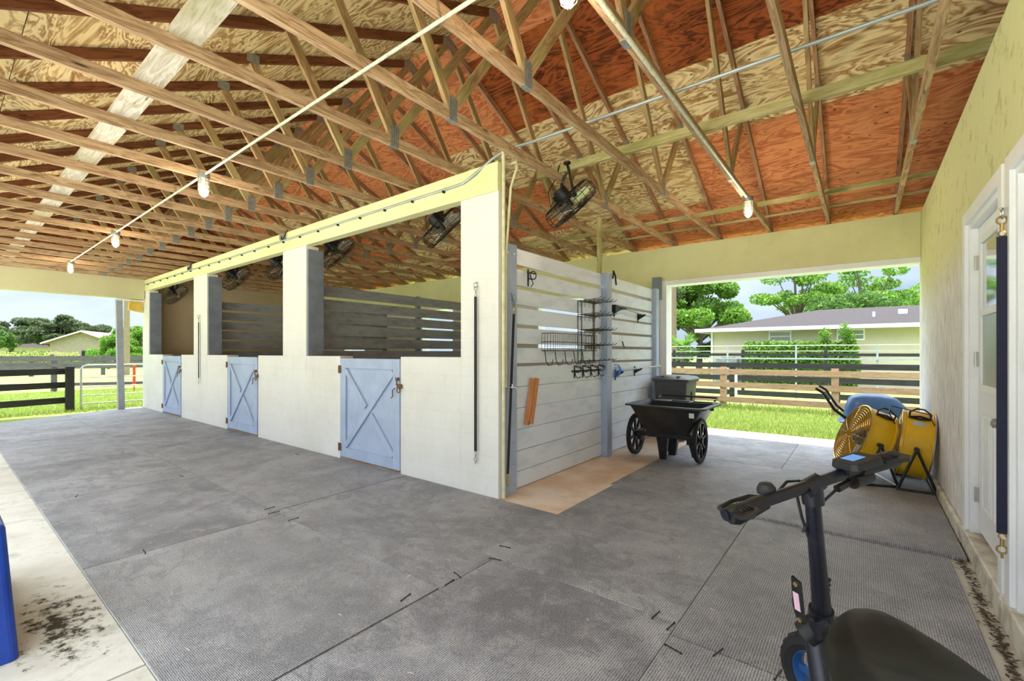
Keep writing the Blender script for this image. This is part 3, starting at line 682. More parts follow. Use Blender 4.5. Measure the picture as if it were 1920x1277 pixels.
# ------------------------------------------------------------ straps with snap hooks
def snap(mb, c, up=1):
    x, y, z = c
    mb.ring((x,y,z+up*.035),.020,.005,(0,1,0),14,6); mb.cyl((x,y,z+up*.015),(x,y,z-up*.02),.009,8); mb.ring((x,y,z-up*.035),.014,.004,(0,1,0),12,5)
def strap(name, label, x, y, z1, z0, w_, mat, hook, ax='x', lean=0., loops=True):
    t = thing(name, label, 'strap', (x, y, z0))
    L = z1-z0; b = MB()
    segs = 8; ring_ = []
    for k in range(segs+1):
        u = k/segs; dx = lean*u; h = .004
        if ax == 'x': ring_.append([Vector((dx-w_/2,-h,L*u)),Vector((dx+w_/2,-h,L*u)),Vector((dx+w_/2,h,L*u)),Vector((dx-w_/2,h,L*u))])
        else: ring_.append([Vector((-h,dx-w_/2,L*u)),Vector((h,dx-w_/2,L*u)),Vector((h,dx+w_/2,L*u)),Vector((-h,dx+w_/2,L*u))])
    b.loft(ring_); b.build('webbing', mat, t)
    h1 = MB(); snap(h1,(0,0,L+.05)) ; 
    off = (lean if ax == 'x' else 0, lean if ax != 'x' else 0)
    h1.v = [(p[0]+off[0],p[1]+off[1],p[2]) for p in h1.v]
    h1.build('upper_snap', hook, t, smooth=True)
    h2 = MB(); snap(h2,(0,0,-.05),-1); h2.cyl((0,0,-.10),(0,0,-.13),.006,6); h2.build('lower_snap', hook, t, smooth=True)
    e_ = MB()
    if ax == 'x': e_.ring((off[0],.0,L+.12),.026,.005,(1,0,0),16); e_.cyl((off[0],.0,L+.145),(off[0],.03,L+.15),.007,8)
    else: e_.ring((0,off[1],L+.12),.026,.005,(0,1,0),16); e_.cyl((.0,off[1],L+.145),(-.04 if x < 0 else .06,off[1],L+.15),.007,8)
    e_.build('eye_bolt','steel',t,smooth=True)
    return t
strap('cross_tie','black cross tie hanging on the face of the block corner post',-3.13,YS-.03,2.02,.44,.030,'black_strap','steel')
strap('cross_tie','black cross tie hanging on the pillar between middle and farthest stalls',-10.93,YS-.03,2.08,.92,.035,'black_strap','steel')
strap('cross_tie','black cross tie hung from the partition end post beside the water tap',-2.795,3.53,1.84,.24,.032,'black_strap','brass','y',.10)
tag(MB().tube([(-2.845,3.65,2.06),(-2.83,3.655,1.99),(-2.80,3.645,1.93)],.008,6).build('twine','blue_plastic'),'short scrap of blue twine above the cross tie on the partition end post','twine')
strap('cross_tie','dark navy strap with brass snaps hanging between the two white doors',.580,3.45,2.06,.50,.042,'navy','brass')

# ------------------------------------------------------------ hooks, racks and tools on the partition
FX = -2.9145
t = thing('bridle_hook','single black bridle hook near the top of the tack partition','bridle hook',(FX,4.04,2.27))
k = MB().box(0,.006,-.012,.012,-.09,.10); k.ring((.05,0,.05),.05,.007,(.3,0,1),18,6); k.ring((.05,.03,.03),.045,.006,(.2,1,.2),18,6); k.tube([(.0,0,.0),(.05,0,-.02),(.07,0,-.07),(.04,0,-.10)],.006,6); k.build('hook','black_metal',t)
t = thing('bridle_hook_bar','black bar of four bridle hooks low on the tack partition','hook rack',(FX+.002,5.38,1.21))
k = MB().box(0,.008,-.40,.40,-.012,.012); k.build('bar','black_metal',t)
for i in range(4):
    y = -.33+.22*i; k = MB().ring((.06,y,.055),.045,.006,(.35,0,1),16,6); k.ring((.05,y,.03),.045,.006,(0,1,0),16,6,math.pi*.0,math.pi*1.3)
    k.tube([(0,y,.06),(.02,y,-.06),(.05,y,-.09),(.09,y,-.07)],.006,6); k.box(0,.008,y-.008,y+.008,-.09,.07); k.build('hook','black_metal',t)
t = thing('basket_rack','black wire basket rack with hooks under it on the tack partition','wire rack',(FX,4.31,1.47))
k = MB(); Lr = 1.05
for z in (.0,.10,.20):
    k.tube([(0,0,z),(.16,0,z),(.16,Lr,z),(0,Lr,z)],.0045,5)
for i in range(24):
    y = Lr*i/23; k.tube([(0,y,.0),(.16,y,.0),(.16,y,.20)],.003,4)
for i in range(5): k.tube([(.16*i/4,0,0),(.16*i/4,Lr,0)],.003,4)
for i in range(5): k.tube([(.16*i/4,0,0),(.16*i/4,0,.2)],.003,4); k.tube([(.16*i/4,Lr,0),(.16*i/4,Lr,.2)],.003,4)
k.build('basket','black_metal',t)
for i in range(5):
    y = .05+.22*i; MB().tube([(.01,y,.0),(.03,y,-.13),(.06,y,-.17),(.11,y,-.16),(.12,y,-.10)],.005,5).build('hook','black_metal',t)
t = thing('tiered_rack','tall black wire rack of five tiers with long arms on the tack partition','wire rack',(FX,5.14,1.32))
k = MB()
for y in (0,.10,.42,.46): k.tube([(0.006,y,0),(0.006,y,.80)],.005,5)
for z in (0,.2,.4,.6,.8): k.tube([(.006,0,z),(.006,.46,z)],.005,5)
k.build('frame','black_metal',t)
for z in (.02,.22,.42,.62,.80):
    a = MB()
    for y in (0,.12,.24,.36,.46): a.tube([(.006,y,z),(.30,y+.01,z+.012),(.33,y+.01,z+.035)],.0045,5)
    a.tube([(.10,0,z),(.10,.46,z)],.004,5); a.tube([(.22,0,z+.005),(.22,.46,z+.005)],.004,5)
    for y in (.06,.18,.30,.40): a.tube([(.01,y,z-.07),(.01,y,z),(.16,y,z),(.16,y,z-.05)],.0035,4)
    a.build('tier','black_metal',t)
t = thing('shavings_fork','dark-headed fork with thin grey handle lying on the upper brackets of the partition','fork',(FX+.09,6.12,2.075))
k = MB().prism([(-.10,-.05),(-.10,.06),(.04,.045),(.28,.05),(.30,.02),(.10,-.0)],'x',-.03,.03); k.build('head','black_plastic',t)
MB().cyl((0,.28,.03),(0,1.42,-.03),.010,8).build('handle','conduit_grey',t)
t = thing('manure_fork','blue-headed fork with pale handle lying on the lower brackets of the partition','fork',(FX+.10,6.10,1.185))
k = MB()
for i in range(9): z = -.10+.025*i; k.tube([(.0,.14,z*.35),(.0,.05,z*.9),(-.03,-.03,z)],.006,5)
k.cyl((0,.12,0),(0,.22,0),.022,8); k.build('fork_head','blue_plastic',t)
MB().cyl((0,.22,0),(0,.72,.012),.013,8).build('grip','conduit_grey',t); MB().cyl((0,.72,.012),(0,1.80,.03),.012,8).build('handle','conduit_white',t)
for y, z, lb in ((7.12,2.02,'small black bracket holding the dark-headed fork handle'),(6.22,2.06,'small black bracket under the dark fork head'),(6.98,1.15,'small black bracket holding the pale fork handle'),(6.26,1.12,'small black bracket below the blue fork head')):
    k = MB().prism([(0,-.04),(.13,.03),(.13,.05),(0,.06)],'y',-.008,.008); k.box(0,.006,-.02,.02,-.08,.08)
    tag(k.build('tool_bracket','black_metal',loc=(FX+.0005,y,z)), lb, 'bracket', 'tool brackets on the partition')
tag(MB().tube([(-2.80,5.94,2.50),(-2.80,5.96,2.60),(-2.82,6.00,2.62),(-2.81,6.04,2.56),(-2.80,6.05,2.42)],.012,6).build('leather_strap','black_strap'),'short dark strap looped over the top of the middle partition post','strap')
tag(MB().tube([(-2.905,7.02-.52,1.62),(-2.90,6.53,1.56),(-2.90,6.56,1.52)],.008,6).build('bent_hook','black_metal'),'little bent black hook on the pale boards above the blue fork','hook')
for dy, ang, lb in ((.0,.055,'pine offcut board hung low on the partition, the one nearer the end post'),(.085,.055,'pine offcut board hung low on the partition, the one nearer the racks')):
    o = beam('offcut_board',(FX+.02,3.985+dy,.66),(FX+.02,3.985+dy+.115,1.16),.065,.022,'pine',up=(1,0,0)); tag(o, lb, 'board', 'pine offcuts on the partition')

# ------------------------------------------------------------ garden cart
t = thing('garden_cart','black two-wheeled poly garden cart parked by the partition','cart',(-2.13,6.22,0))
k = MB()
def tub(o): 
    R_ = [rr(.05,.09,.27-o,.25-o,.05,.34+o), rr(.055,.085,.34-o,.31-o,.05,.46), rr(.06,.075,.44-o,.38-o,.055,.665), rr(.065,.07,.475-o,.405-o,.06,.722)]
    return R_
outer = tub(0); lip = [rr(.065,.07,.535,.44,.07,.726), rr(.065,.07,.535,.44,.07,.745), rr(.065,.07,.470,.395,.06,.747)]
inner = list(reversed(tub(.014)[:3]))
k.loft(outer+lip+inner); k.build('tub','cart_plastic',t,smooth=True)
k = MB(); k.box(-.30,.545,.25,.275,.66,.755); k.box(-.30,.545,.43,.50,.725,.755); k.box(.20,.24,.2752,.4298,.725,.755); k.box(-.30,-.06,.2752,.4298,.725,.755); k.box(.51,.545,.2752,.4298,.725,.755); k.box(-.06,.51,.2752,.4298,.66,.672)
k.build('tool_tray','cart_plastic',t,bevel=.004)
k = MB().box(-.36,.37,-.17,-.06,.30,.358); k.box(-.36,-.30,-.16,-.02,.24,.30); k.box(.31,.37,-.16,-.02,.24,.30); k.bar((.34,-.1,.30),(.40,-.1,.08),.07,.05); k.bar((-.40,-.02,.29),(.42,-.02,.29),.03,.03); k.build('axle_beam','black_plastic',t,bevel=.006)
k = MB().loft([rr(-.02,-.10,.075,.05,.012,.30),rr(-.015,-.10,.045,.035,.012,.03),rr(-.015,-.10,.04,.03,.012,.0)]); k.build('stand_leg','black_plastic',t)
k = MB().loft([rr(.0,.22,.10,.06,.012,.36),rr(.0,.24,.05,.035,.012,.0)]); k.build('stand_leg','cart_plastic',t)
for x in (-.43,.45):
    w_ = MB().lathe([(.250,-.024),(.286,-.024),(.292,-.010),(.292,.010),(.286,.024),(.250,.024),(.250,-.024)],40, Matrix.Translation((x,-.03,.292)) @ Matrix.Rotation(math.pi/2,4,'Y')).build('wheel','rubber_tyre',t,smooth=True)
    h_ = MB().lathe([(.228,-.02),(.2505,-.02),(.2505,.02),(.228,.02),(.228,-.02)],40, Matrix.Translation((x,-.03,.292)) @ Matrix.Rotation(math.pi/2,4,'Y'))
    h_.cyl((x-.035,-.03,.292),(x+.035,-.03,.292),.040,16)
    for i in range(8):
        a = i*math.pi/4+.2; h_.bar((x,-.03+math.cos(a)*.03,.292+math.sin(a)*.03),(x,-.03+math.cos(a)*.232,.292+math.sin(a)*.232),.03,.028,(1,0,0))
    h_.build('spokes','black_plastic',w_)
MB().box(.40,.46,-.350,-.342,.62,.68).build('label_sticker','white_label',t)
MB().tube([(-.30,.50,.77),(-.30,.66,.80),(.50,.66,.80),(.50,.50,.77)],.014,8).build('push_handle','black_plastic',t)

# ------------------------------------------------------------ trash bin
t = thing('trash_bin','tall black wheeled trash bin with closed lid behind the partition end','trash bin',(-2.50,7.74,0))
k = MB().loft([rr(0,0,.22,.24,.05,.03),rr(0,0,.255,.285,.05,.70),rr(0,0,.27,.30,.05,.96),rr(0,0,.30,.33,.06,.965),rr(0,0,.30,.33,.06,.99)]); k.build('bin_body','bin_plastic',t,smooth=True)
k = MB().loft([rr(0,0,.315,.345,.06,.992),rr(0,0,.32,.35,.06,1.01),rr(.0,.02,.27,.29,.08,1.05),rr(0,.03,.16,.18,.08,1.065)]); k.box(.10,.15,-.28,.30,1.045,1.062); k.box(-.15,-.10,-.28,.30,1.045,1.062); k.build('lid','bin_plastic',t,smooth=True)
MB().tube([(.20,.36,.95),(.20,.42,.98),(-.20,.42,.98),(-.20,.36,.95)],.016,8).build('handle','black_plastic',t)
MB().box(.262,.272,-.02,.03,.45,.80).build('grip_slot','black_metal',t)
for s in (-1,1): MB().cyl((s*.20-.025,.28,.10),(s*.20+.025,.28,.10),.10,20).build('wheel','rubber_tyre',t)

# ------------------------------------------------------------ blue-tray wheelbarrow, upside down behind the fans
t = thing('wheelbarrow','upturned blue poly wheelbarrow with black handle behind the yellow fans','wheelbarrow',(.16,7.35,0))
k = MB().loft([rr(0,0,.40,.33,.12,.56),rr(0,0,.41,.34,.12,.575),rr(0,0,.36,.30,.14,.60),rr(-.03,0,.31,.26,.14,.76),rr(-.06,0,.24,.20,.13,.87),rr(-.07,0,.15,.12,.09,.915),rr(-.07,0,.05,.04,.03,.925)],True,True)
k.build('tray','blue_plastic',t,smooth=True)
for s in (-1,1):
    MB().tube([(.34,s*.20,.03),(.10,s*.22,.54),(-.30,s*.26,.60),(-.44,s*.30,.72),(-.56,s*.30,.93),(-.64,s*.30,.985)],.018,8).build('handle','black_metal',t,smooth=True)
k = MB(); k.tube([(.34,-.20,.03),(.36,0,.02),(.34,.20,.03)],.016,8); k.tube([(-.30,-.26,.60),(-.34,0,.53),(-.30,.26,.60)],.014,8); k.tube([(-.34,0,.53),(-.32,0,.02)],.016,8); k.build('frame','black_metal',t)

# ------------------------------------------------------------ yellow drum fans
def drum_fan(x, y, tilt, label):
    t = thing('drum_fan', label, 'fan', (x, y, 0), 0, 'yellow drum fans on the floor')
    zc = .455; R = .355; D = .13
    T4 = Matrix.Translation((0,0,zc)) @ Matrix.Rotation(math.radians(tilt),4,'Y') @ Matrix.Rotation(-math.pi/2,4,'Y')  # local z -> -x
    k = MB().lathe([(R-.004,-D),(R+.008,-D),(R+.008,-D+.02),(R,-D+.025),(R,D-.025),(R+.008,D-.02),(R+.008,D),(R-.004,D),(R-.004,-D)],56,T4)
    k.build('drum','yellow_paint',t,smooth=True)
    for zz, nm in ((D,'front_grille'),(-D,'rear_grille')):
        g_ = MB(); s = 1 if zz > 0 else -1
        for i in range(12): rr_ = .05+(R-.05)*i/11; g_.ring((0,0,zz+s*.035*(1-(rr_/R)**2)),rr_,.0026,(0,0,1),44,4)
        for i in range(16):
            a = 2*math.pi*i/16; g_.tube([(math.cos(a)*q,math.sin(a)*q,zz+s*.035*(1-(q/R)**2)) for q in (.05,.2,R)],.003,4)
        g_.ring((0,0,zz),R+.004,.009,(0,0,1),48,6)
        g_.xf(T4).build(nm,'brass' if zz > 0 else 'steel',t)
    m_ = MB().cyl((0,0,-.08),(0,0,.06),.085,20); m_.box(-.10,.10,-.02,.02,-.05,-.03); m_.cyl((0,0,.06),(0,0,.08),.05,16); m_.box(-.06,.0,.085,.15,-.02,.08); m_.xf(T4).build('motor','black_plastic',t,smooth=True)
    b_ = MB()
    for i in range(3):
        q = Matrix.Rotation(i*2*math.pi/3,4,'Z'); ps = [(-.05,.07,.0),(.05,.08,.04),(.13,.22,.05),(.10,.32,.04),(-.04,.33,-.02),(-.10,.22,-.03)]
        b_.loft([[q@Vector(p) for p in ps],[q@(Vector(p)+Vector((0,0,.004))) for p in ps]])
    b_.xf(T4).build('blades','steel',t,smooth=True)
    s_ = MB(); hx = .15
    for sy in (-1,1):
        yy = sy*(R+.045)
        s_.tube([(0,yy,zc),(-hx,yy,.035)],.013,8); s_.tube([(0,yy,zc),(hx,yy,.035)],.013,8)
        s_.tube([(-hx-.01,yy,.022),(hx+.01,yy,.022)],.020,8); s_.cyl((0,yy+sy*.015,zc),(0,sy*(R-.02),zc),.022,12)
    s_.cyl((-hx,-R-.045,.03),(-hx,R+.045,.03),.011,8)
    s_.build('stand','black_metal',t,smooth=True)
    c2 = MB()
    for sx in (hx,): c2.cyl((sx,-R-.045,.03),(sx,R+.045,.03),.011,8)
    c2.build('stand_tube','steel',t)
    h_ = MB()
    # wire carrying handle on the side of the drum that faces up and outward
    for a0 in (math.radians(38),):
        def P_(ang, zz, rad): return T4 @ Vector((math.sin(ang)*0+math.cos(ang)*rad, -math.sin(ang)*rad, zz)) if False else T4 @ Vector((rad*math.cos(ang), rad*math.sin(ang), zz))
        A = math.radians(-34 if True else 0)
        h_.tube([P_(A,.08,R),P_(A+.10,.085,R+.05),P_(A+.22,.03,R+.07),P_(A+.22,-.03,R+.07),P_(A+.10,-.085,R+.05),P_(A,-.08,R)],.009,8)
        h_.tube([P_(A,.08,R+.01),P_(A-.06,.0,R+.02),P_(A,-.08,R+.01)],.010,8); h_.tube([P_(A,.08,R+.015),P_(A+.02,.0,R+.03),P_(A,-.08,R+.015)],.011,8)
    h_.build('carry_handle','black_metal',t,smooth=True)
    l_ = MB(); an = math.radians(-58)
    return t
d1 = drum_fan(.02,6.60,23,'yellow drum fan tilted up, wire grille facing the aisle, farther from the wall')
d1.rotation_euler.z = math.radians(20)
d2 = drum_fan(.44,6.58,7,'yellow drum fan standing nearly upright against the stucco wall')
lb = MB()
for an in (-50,): 
    T4 = Matrix.Translation((0,0,.455)) @ Matrix.Rotation(math.radians(7),4,'Y') @ Matrix.Rotation(-math.pi/2,4,'Y'); q = []
    ring1 = [T4@Vector((.3575*math.cos(math.radians(an+d)), .3575*math.sin(math.radians(an+d)), zz)) for zz in (-.05,.05) for d in (0,10)]
    o_ = MB().add([ring1[0],ring1[1],ring1[3],ring1[2]],[(0,1,2,3)]).build('rating_label','silver_label',d2)
tag(MB().tube([(.27,6.2,.70),(.22,6.22,.82),(.25,6.5,.86),(.55,6.40,.80),(.585,6.3,.70)],.005,6).build('fan_cord','black_plastic'),'thin black cord looped over the tops of the yellow fans','cord')

# ------------------------------------------------------------ blue step at the picture edge
t = thing('mounting_step','blue plastic mounting step cut by the picture edge on the concrete strip','step',(-3.57,.04,-.012),.0)
k = MB().loft([rr(0,0,.40,.22,.03,0),rr(0,0,.345,.18,.03,.62),rr(0,0,.335,.17,.03,.64)]); k.build('upper_tread','blue_block',t,bevel=.006)
k = MB().loft([rr(-.62,0,.215,.20,.03,0),rr(-.60,0,.19,.17,.03,.30)]); k.build('lower_tread','blue_block',t)
# ------------------------------------------------------------ seated scooter with its bar turned
SR = Matrix.Translation((.221,1.622,0)) @ Matrix.Rotation(math.radians(54.07),4,'Z') @ Matrix.Rotation(math.radians(-9.5),4,'Y')
BR_ = Matrix.Translation((.070,1.525,.015)) @ Matrix.Rotation(math.radians(14.9),4,'Z') @ Matrix.Rotation(math.radians(-5),4,'Y')
t = thing('seated_scooter','black folding scooter with seat, display and slim stem in the foreground','scooter'); t.matrix_world = BR_
k = MB().tube([(0,.300,1.04),(.034,.344,.77),(.06,.378,.56)],[.021,.024,.029],14); k.build('stem','scooter_black',t,smooth=True)
k = MB().tube([(.057,.375,.60),(.06,.385,.54),(.065,.40,.46)],[.036,.038,.034],14)
k.box(-.005,.065,.345,.37,.53,.59); k.build('folding_joint','scooter_black',t,smooth=True)
k = MB().loft([[Vector((-.052,y,z)) for y,z in ((.34,.74),(.37,.75),(.38,.65),(.37,.60),(.345,.60))],[Vector((-.044,y,z)) for y,z in ((.34,.74),(.37,.75),(.38,.65),(.37,.60),(.345,.60))]])
hl = k.build('hinge_lever','black_metal',t); 
k = MB().cyl((-.056,.355,.73),(-.052,.355,.73),.008,8); k.cyl((-.056,.358,.61),(-.052,.358,.61),.008,8); k.build('screw','brass',hl)
MB().box(-.0545,-.0522,.350,.370,.64,.70).build('label_sticker','pink_label',hl)
k = MB()
for i in range(7): k.ring((.058,.345+.004*i,.715-.018*i),.013,.004,(0,.2,1),10,5)
k.build('coil','black_plastic',t)
k = MB().tube([(.06,.36,.57),(.03,.38,.545),(.005,.40,.515)],[.03,.040,.042],16); k.build('headlight','black_plastic',t,smooth=True)
# bar, grips
k = MB().cyl((-.33,.295,1.054),(.33,.295,1.068),.0175,12); k.tube([(-.03,.297,1.05),(.03,.297,1.062)],.026,12); k.cyl((0,.30,1.00),(0,.30,1.06),.030,14); k.build('handlebar','scooter_black',t,smooth=True)
for s in (-1,1):
    x0, x1 = s*.19, s*(.325 if s < 0 else .345); z0, z1 = 1.06+s*.004, 1.06+s*.008
    g_ = MB().tube([(x0,.293,z0),(x0+s*.03,.29,z0),(x0+s*.08,.285,z1),(x1-s*.02,.28,z1),(x1,.28,z1)],[.022,.025,.026,.027,.020],14)
    g_.loft([[Vector((x0+s*.06,y,z1+d)) for y,d in ((.30,.018),(.25,.018),(.25,.008),(.30,.004))],[Vector((x1-s*.03,y,z1+d)) for y,d in ((.31,.020),(.225,.018),(.225,.006),(.31,.004))],[Vector((x1,y,z1+d)) for y,d in ((.30,.018),(.24,.016),(.24,.006),(.30,.004))]])
    for i in range(4): g_.box(min(x0+s*(.075+.012*i),x0+s*(.080+.012*i)),max(x0+s*(.075+.012*i),x0+s*(.080+.012*i)),.252,.300,z1+.0175,z1+.0235)
    g_.build('grip','black_plastic',t,smooth=True)
k = MB().tube([(-.16,.31,1.055),(-.20,.340,1.06),(-.26,.345,1.06),(-.315,.33,1.058)],[.008,.008,.006,.009],8); k.build('brake_lever','black_metal',t,smooth=True)
k = MB().lathe([(.001,.030),(.018,.027),(.026,.014),(.027,0),(.0,0)],18,Matrix.Translation((-.145,.325,1.065))); k.cyl((-.145,.30,1.05),(-.145,.325,1.07),.010,8); k.build('bell','black_plastic',t,smooth=True)
dsp = MB().loft([[Vector((x,y,1.085)) for x,y in ((.085,.235),(.19,.235),(.20,.25),(.20,.31),(.185,.325),(.09,.325),(.075,.31),(.075,.25))],[Vector((x,y,1.108)) for x,y in ((.088,.238),(.187,.238),(.196,.252),(.196,.308),(.183,.321),(.092,.321),(.079,.308),(.079,.252))]]).xf(Matrix.Translation((.03,0,0))).build('display','black_plastic',t,bevel=.003)
MB().box(.137,.190,.266,.306,1.1081,1.1095).build('screen','screen_blue',dsp)
k = MB().box(.12,.16,.27,.31,1.062,1.086); k.cyl((.16,.297,1.03),(.235,.30,1.03),.024,14); k.cyl((.10,.30,1.02),(.16,.30,1.03),.012,8); k.box(.15,.19,.285,.31,1.03,1.07); k.build('throttle_mount','black_metal',t,smooth=True)
MB().cyl((.2352,.30,1.03),(.242,.30,1.03),.017,14).build('red_button','red_plastic',t)
k = MB().tube([(.10,.30,1.02),(.05,.30,1.0),(.02,.32,.96),(-.02,.335,.90)],.0045,6); k.tube([(-.13,.315,1.05),(-.06,.33,1.075),(.0,.34,1.06),(.04,.33,.98)],.0045,6); k.tube([(.06,.33,1.07),(.02,.35,1.05),(-.03,.34,1.02)],.0045,6); k.tube([(-.03,.33,1.04),(-.02,.33,.95),(.0,.335,.88)],.0045,6); k.build('cables','black_plastic',t,smooth=True)
# front fork and wheel, turned
WM = Matrix.Translation((.20,.52,.175)) @ Matrix.Rotation(math.radians(4),4,'Z')
def wheel(mm, R=.178, wd=.042):
    w_ = MB().lathe([(R-.055,-wd*.7),(R-.03,-wd),(R-.008,-wd*.8),(R,-wd*.35),(R,wd*.35),(R-.008,wd*.8),(R-.03,wd),(R-.055,wd*.7),(R-.055,-wd*.7)],40,mm @ Matrix.Rotation(math.pi/2,4,'Y'))
    for i in range(26):
        a = 2*math.pi*i/26
        for s in (-1,1): w_.bar(mm@Vector((s*.004,math.cos(a)*(R+.001),math.sin(a)*(R+.001))),mm@Vector((s*.030,math.cos(a+.1)*(R-.008),math.sin(a+.1)*(R-.008))),.012,.008,mm.to_3x3()@Vector((0,math.cos(a),math.sin(a))))
    wo_ = w_.build('wheel','rubber_tyre',t,smooth=True)
    r_ = MB().lathe([(R-.058,-.028),(R-.0555,-.028),(R-.0555,.028),(R-.062,.028),(R-.07,.0),(R-.058,-.028)],32,mm @ Matrix.Rotation(math.pi/2,4,'Y'))
    r_.cyl(mm@Vector((-.03,0,0)),mm@Vector((.03,0,0)),.035,14)
    for i in range(5):
        a = i*2*math.pi/5; r_.bar(mm@Vector((0,math.cos(a)*.03,math.sin(a)*.03)),mm@Vector((0,math.cos(a)*(R-.06),math.sin(a)*(R-.06))),.03,.016,mm.to_3x3()@Vector((1,0,0)))
    r_.build('rim','blue_rim',wo_)
wheel(WM)
k = MB()
for s in (-1,1): k.tube([WM@Vector((s*.052,0,0)),WM@Vector((s*.058,.0,.19)),WM@Vector((s*.045,-.03,.25)),Vector((.065,.40,.47))],[.012,.014,.016,.02],8)
k.build('fork','scooter_black',t,smooth=True)
for c_ in list(t.children): c_.matrix_local = BR_.inverted() @ SR
HB = BR_.inverted() @ SR @ Vector((.035,.39,.50))
k = MB().tube([HB, HB+Vector((0,-.10,-.14)), HB+Vector((0,-.22,-.24))],[.034,.04,.045],12); k.build('neck','scooter_black',t,smooth=True)
k = MB().tube([HB+Vector((0,-.20,-.22)),(0,-.02,.25),(0,-.60,.25),(0,-.74,.22)],[.045,.06,.06,.03],10); k.box(-.09,.09,-.65,.0,.235,.26); k.build('deck','scooter_black',t,smooth=True)
wheel(Matrix.Translation((0,-.86,.178)))
k = MB().tube([(0,-.33,.27),(0,-.36,.66)],.017,10); k.build('seat_post','black_metal',t)
# saddle: cross sections along the length
def sec(y, w_, zt, dep, crown):
    pts = []
    for i in range(20):
        a = 2*math.pi*i/20; c, s = math.cos(a), math.sin(a)
        x = w_*.94*math.copysign(abs(c)**.62, c); z = zt+(crown*(1-(x/w_)**2) if s >= 0 else 0)-(dep*abs(s)**.55 if s < 0 else 0)-(0 if s > 0 else .0)
        z += -.018*(abs(x)/w_)**3
        pts.append(Vector((x, y, z)))
    return pts
ss = [(.0,.020,.735,.03,.004),(-.006,.042,.752,.06,.008),(-.03,.066,.768,.09,.012),(-.07,.088,.775,.105,.012),(-.12,.112,.777,.115,.004),(-.17,.132,.778,.12,-.004),(-.23,.146,.782,.12,-.010),(-.30,.155,.788,.12,-.008),(-.37,.158,.797,.12,.0),(-.43,.152,.806,.12,.006),(-.48,.13,.810,.10,.008),(-.51,.09,.806,.07,.004),(-.52,.04,.798,.04,.0)]
MB().loft([sec(*q) for q in ss]).build('seat','seat_vinyl',t,smooth=True)

# ------------------------------------------------------------ outdoors
def leaves(mb, cx, cy, cz, rx, ry, rz, n, size, shell=.55, rs=random):
    rng = np.random.default_rng(int(abs(cx*97+cy*31+cz*7)*10) % 99991)
    d = rng.normal(size=(n,3)); d /= np.linalg.norm(d,axis=1)[:,None]; r = shell+(1-shell)*rng.random(n)**.6
    p = d*r[:,None]*np.array([rx,ry,rz])+np.array([cx,cy,cz])
    a = rng.normal(size=(n,3)); a /= np.linalg.norm(a,axis=1)[:,None]; b_ = np.cross(a, rng.normal(size=(n,3))); b_ /= np.linalg.norm(b_,axis=1)[:,None]
    s = size*(.6+.8*rng.random(n))[:,None]
    q = np.stack([p-a*s, p-b_*s*.42, p+a*s, p+b_*s*.42],1).reshape(-1,3)
    mb.append(q)
def leafmesh(name, arrs, mat, parent=None):
    q = np.concatenate(arrs); n = len(q)//4
    me = bpy.data.meshes.new(name); me.vertices.add(len(q)); me.vertices.foreach_set('co', q.astype(np.float32).ravel())
    me.loops.add(n*4); me.loops.foreach_set('vertex_index', np.arange(n*4, dtype=np.int32)); me.polygons.add(n)
    me.polygons.foreach_set('loop_start', np.arange(0, n*4, 4, dtype=np.int32)); me.polygons.foreach_set('loop_total', np.full(n, 4, dtype=np.int32))
    me.materials.append(M[mat]); me.update(calc_edges=True); me.validate()
    o = bpy.data.objects.new(name, me); C.objects.link(o)
    if parent is not None: o.parent = parent
    return o
def tree(x, y, h, r, label, mat, trunk=.16, base=.3, nc=26, per=420, leaf=.13, flat=.55, seed=1, cat='tree', group='trees beyond the paddocks', lob=.32, bark='bark'):
    rs = random.Random(seed); t = thing('tree', label, cat, (x, y, -.05), 0, group)
    tm = MB(); ar = []; top = h*(base+.05)
    tm.tube([(0,0,0),(rs.uniform(-.1,.1)*r,0,top*.6),(rs.uniform(-.1,.1)*r,0,top)],[trunk*1.3,trunk,trunk*.8],8)
    for i in range(nc):
        a = rs.uniform(0,6.283); q = math.sqrt(rs.random()); cx, cy = math.cos(a)*q*r, math.sin(a)*q*r
        zmax = h*(base+(1-base)*(1-.75*q*q)); zmin = h*(base+.10+.10*q); cz = zmin+(zmax-zmin)*rs.random()**.6
        lr = r*lob*rs.uniform(.7,1.2); leaves(ar, cx, cy, cz, lr, lr, lr*flat, per, leaf)
        tm.tube([(0,0,top*.9),(cx*.4,cy*.4,top+(cz-top)*.45),(cx*.9,cy*.9,cz)],[trunk*.55,trunk*.3,trunk*.08],6)
    tm.build('trunk', bark, t); leafmesh('foliage', ar, mat, t); return t
def shrub(x, y, r, h, label, mat, per=500, leaf=.07, seed=1, n=8, ry=None, name='shrub', cat='shrub', group=None):
    rs = random.Random(seed); t = thing(name, label, cat, (x, y, -.05), 0, group); ar = []; ry = ry or r
    for i in range(n): leaves(ar, rs.uniform(-.6,.6)*r, rs.uniform(-.6,.6)*ry, h*rs.uniform(.3,.7), r*.5, ry*.5, h*.36, per, leaf, .3)
    leafmesh('foliage', ar, mat, t); MB().tube([(0,0,0),(0,0,h*.5)],[.04,.02],6).build('stem','bark',t); return t
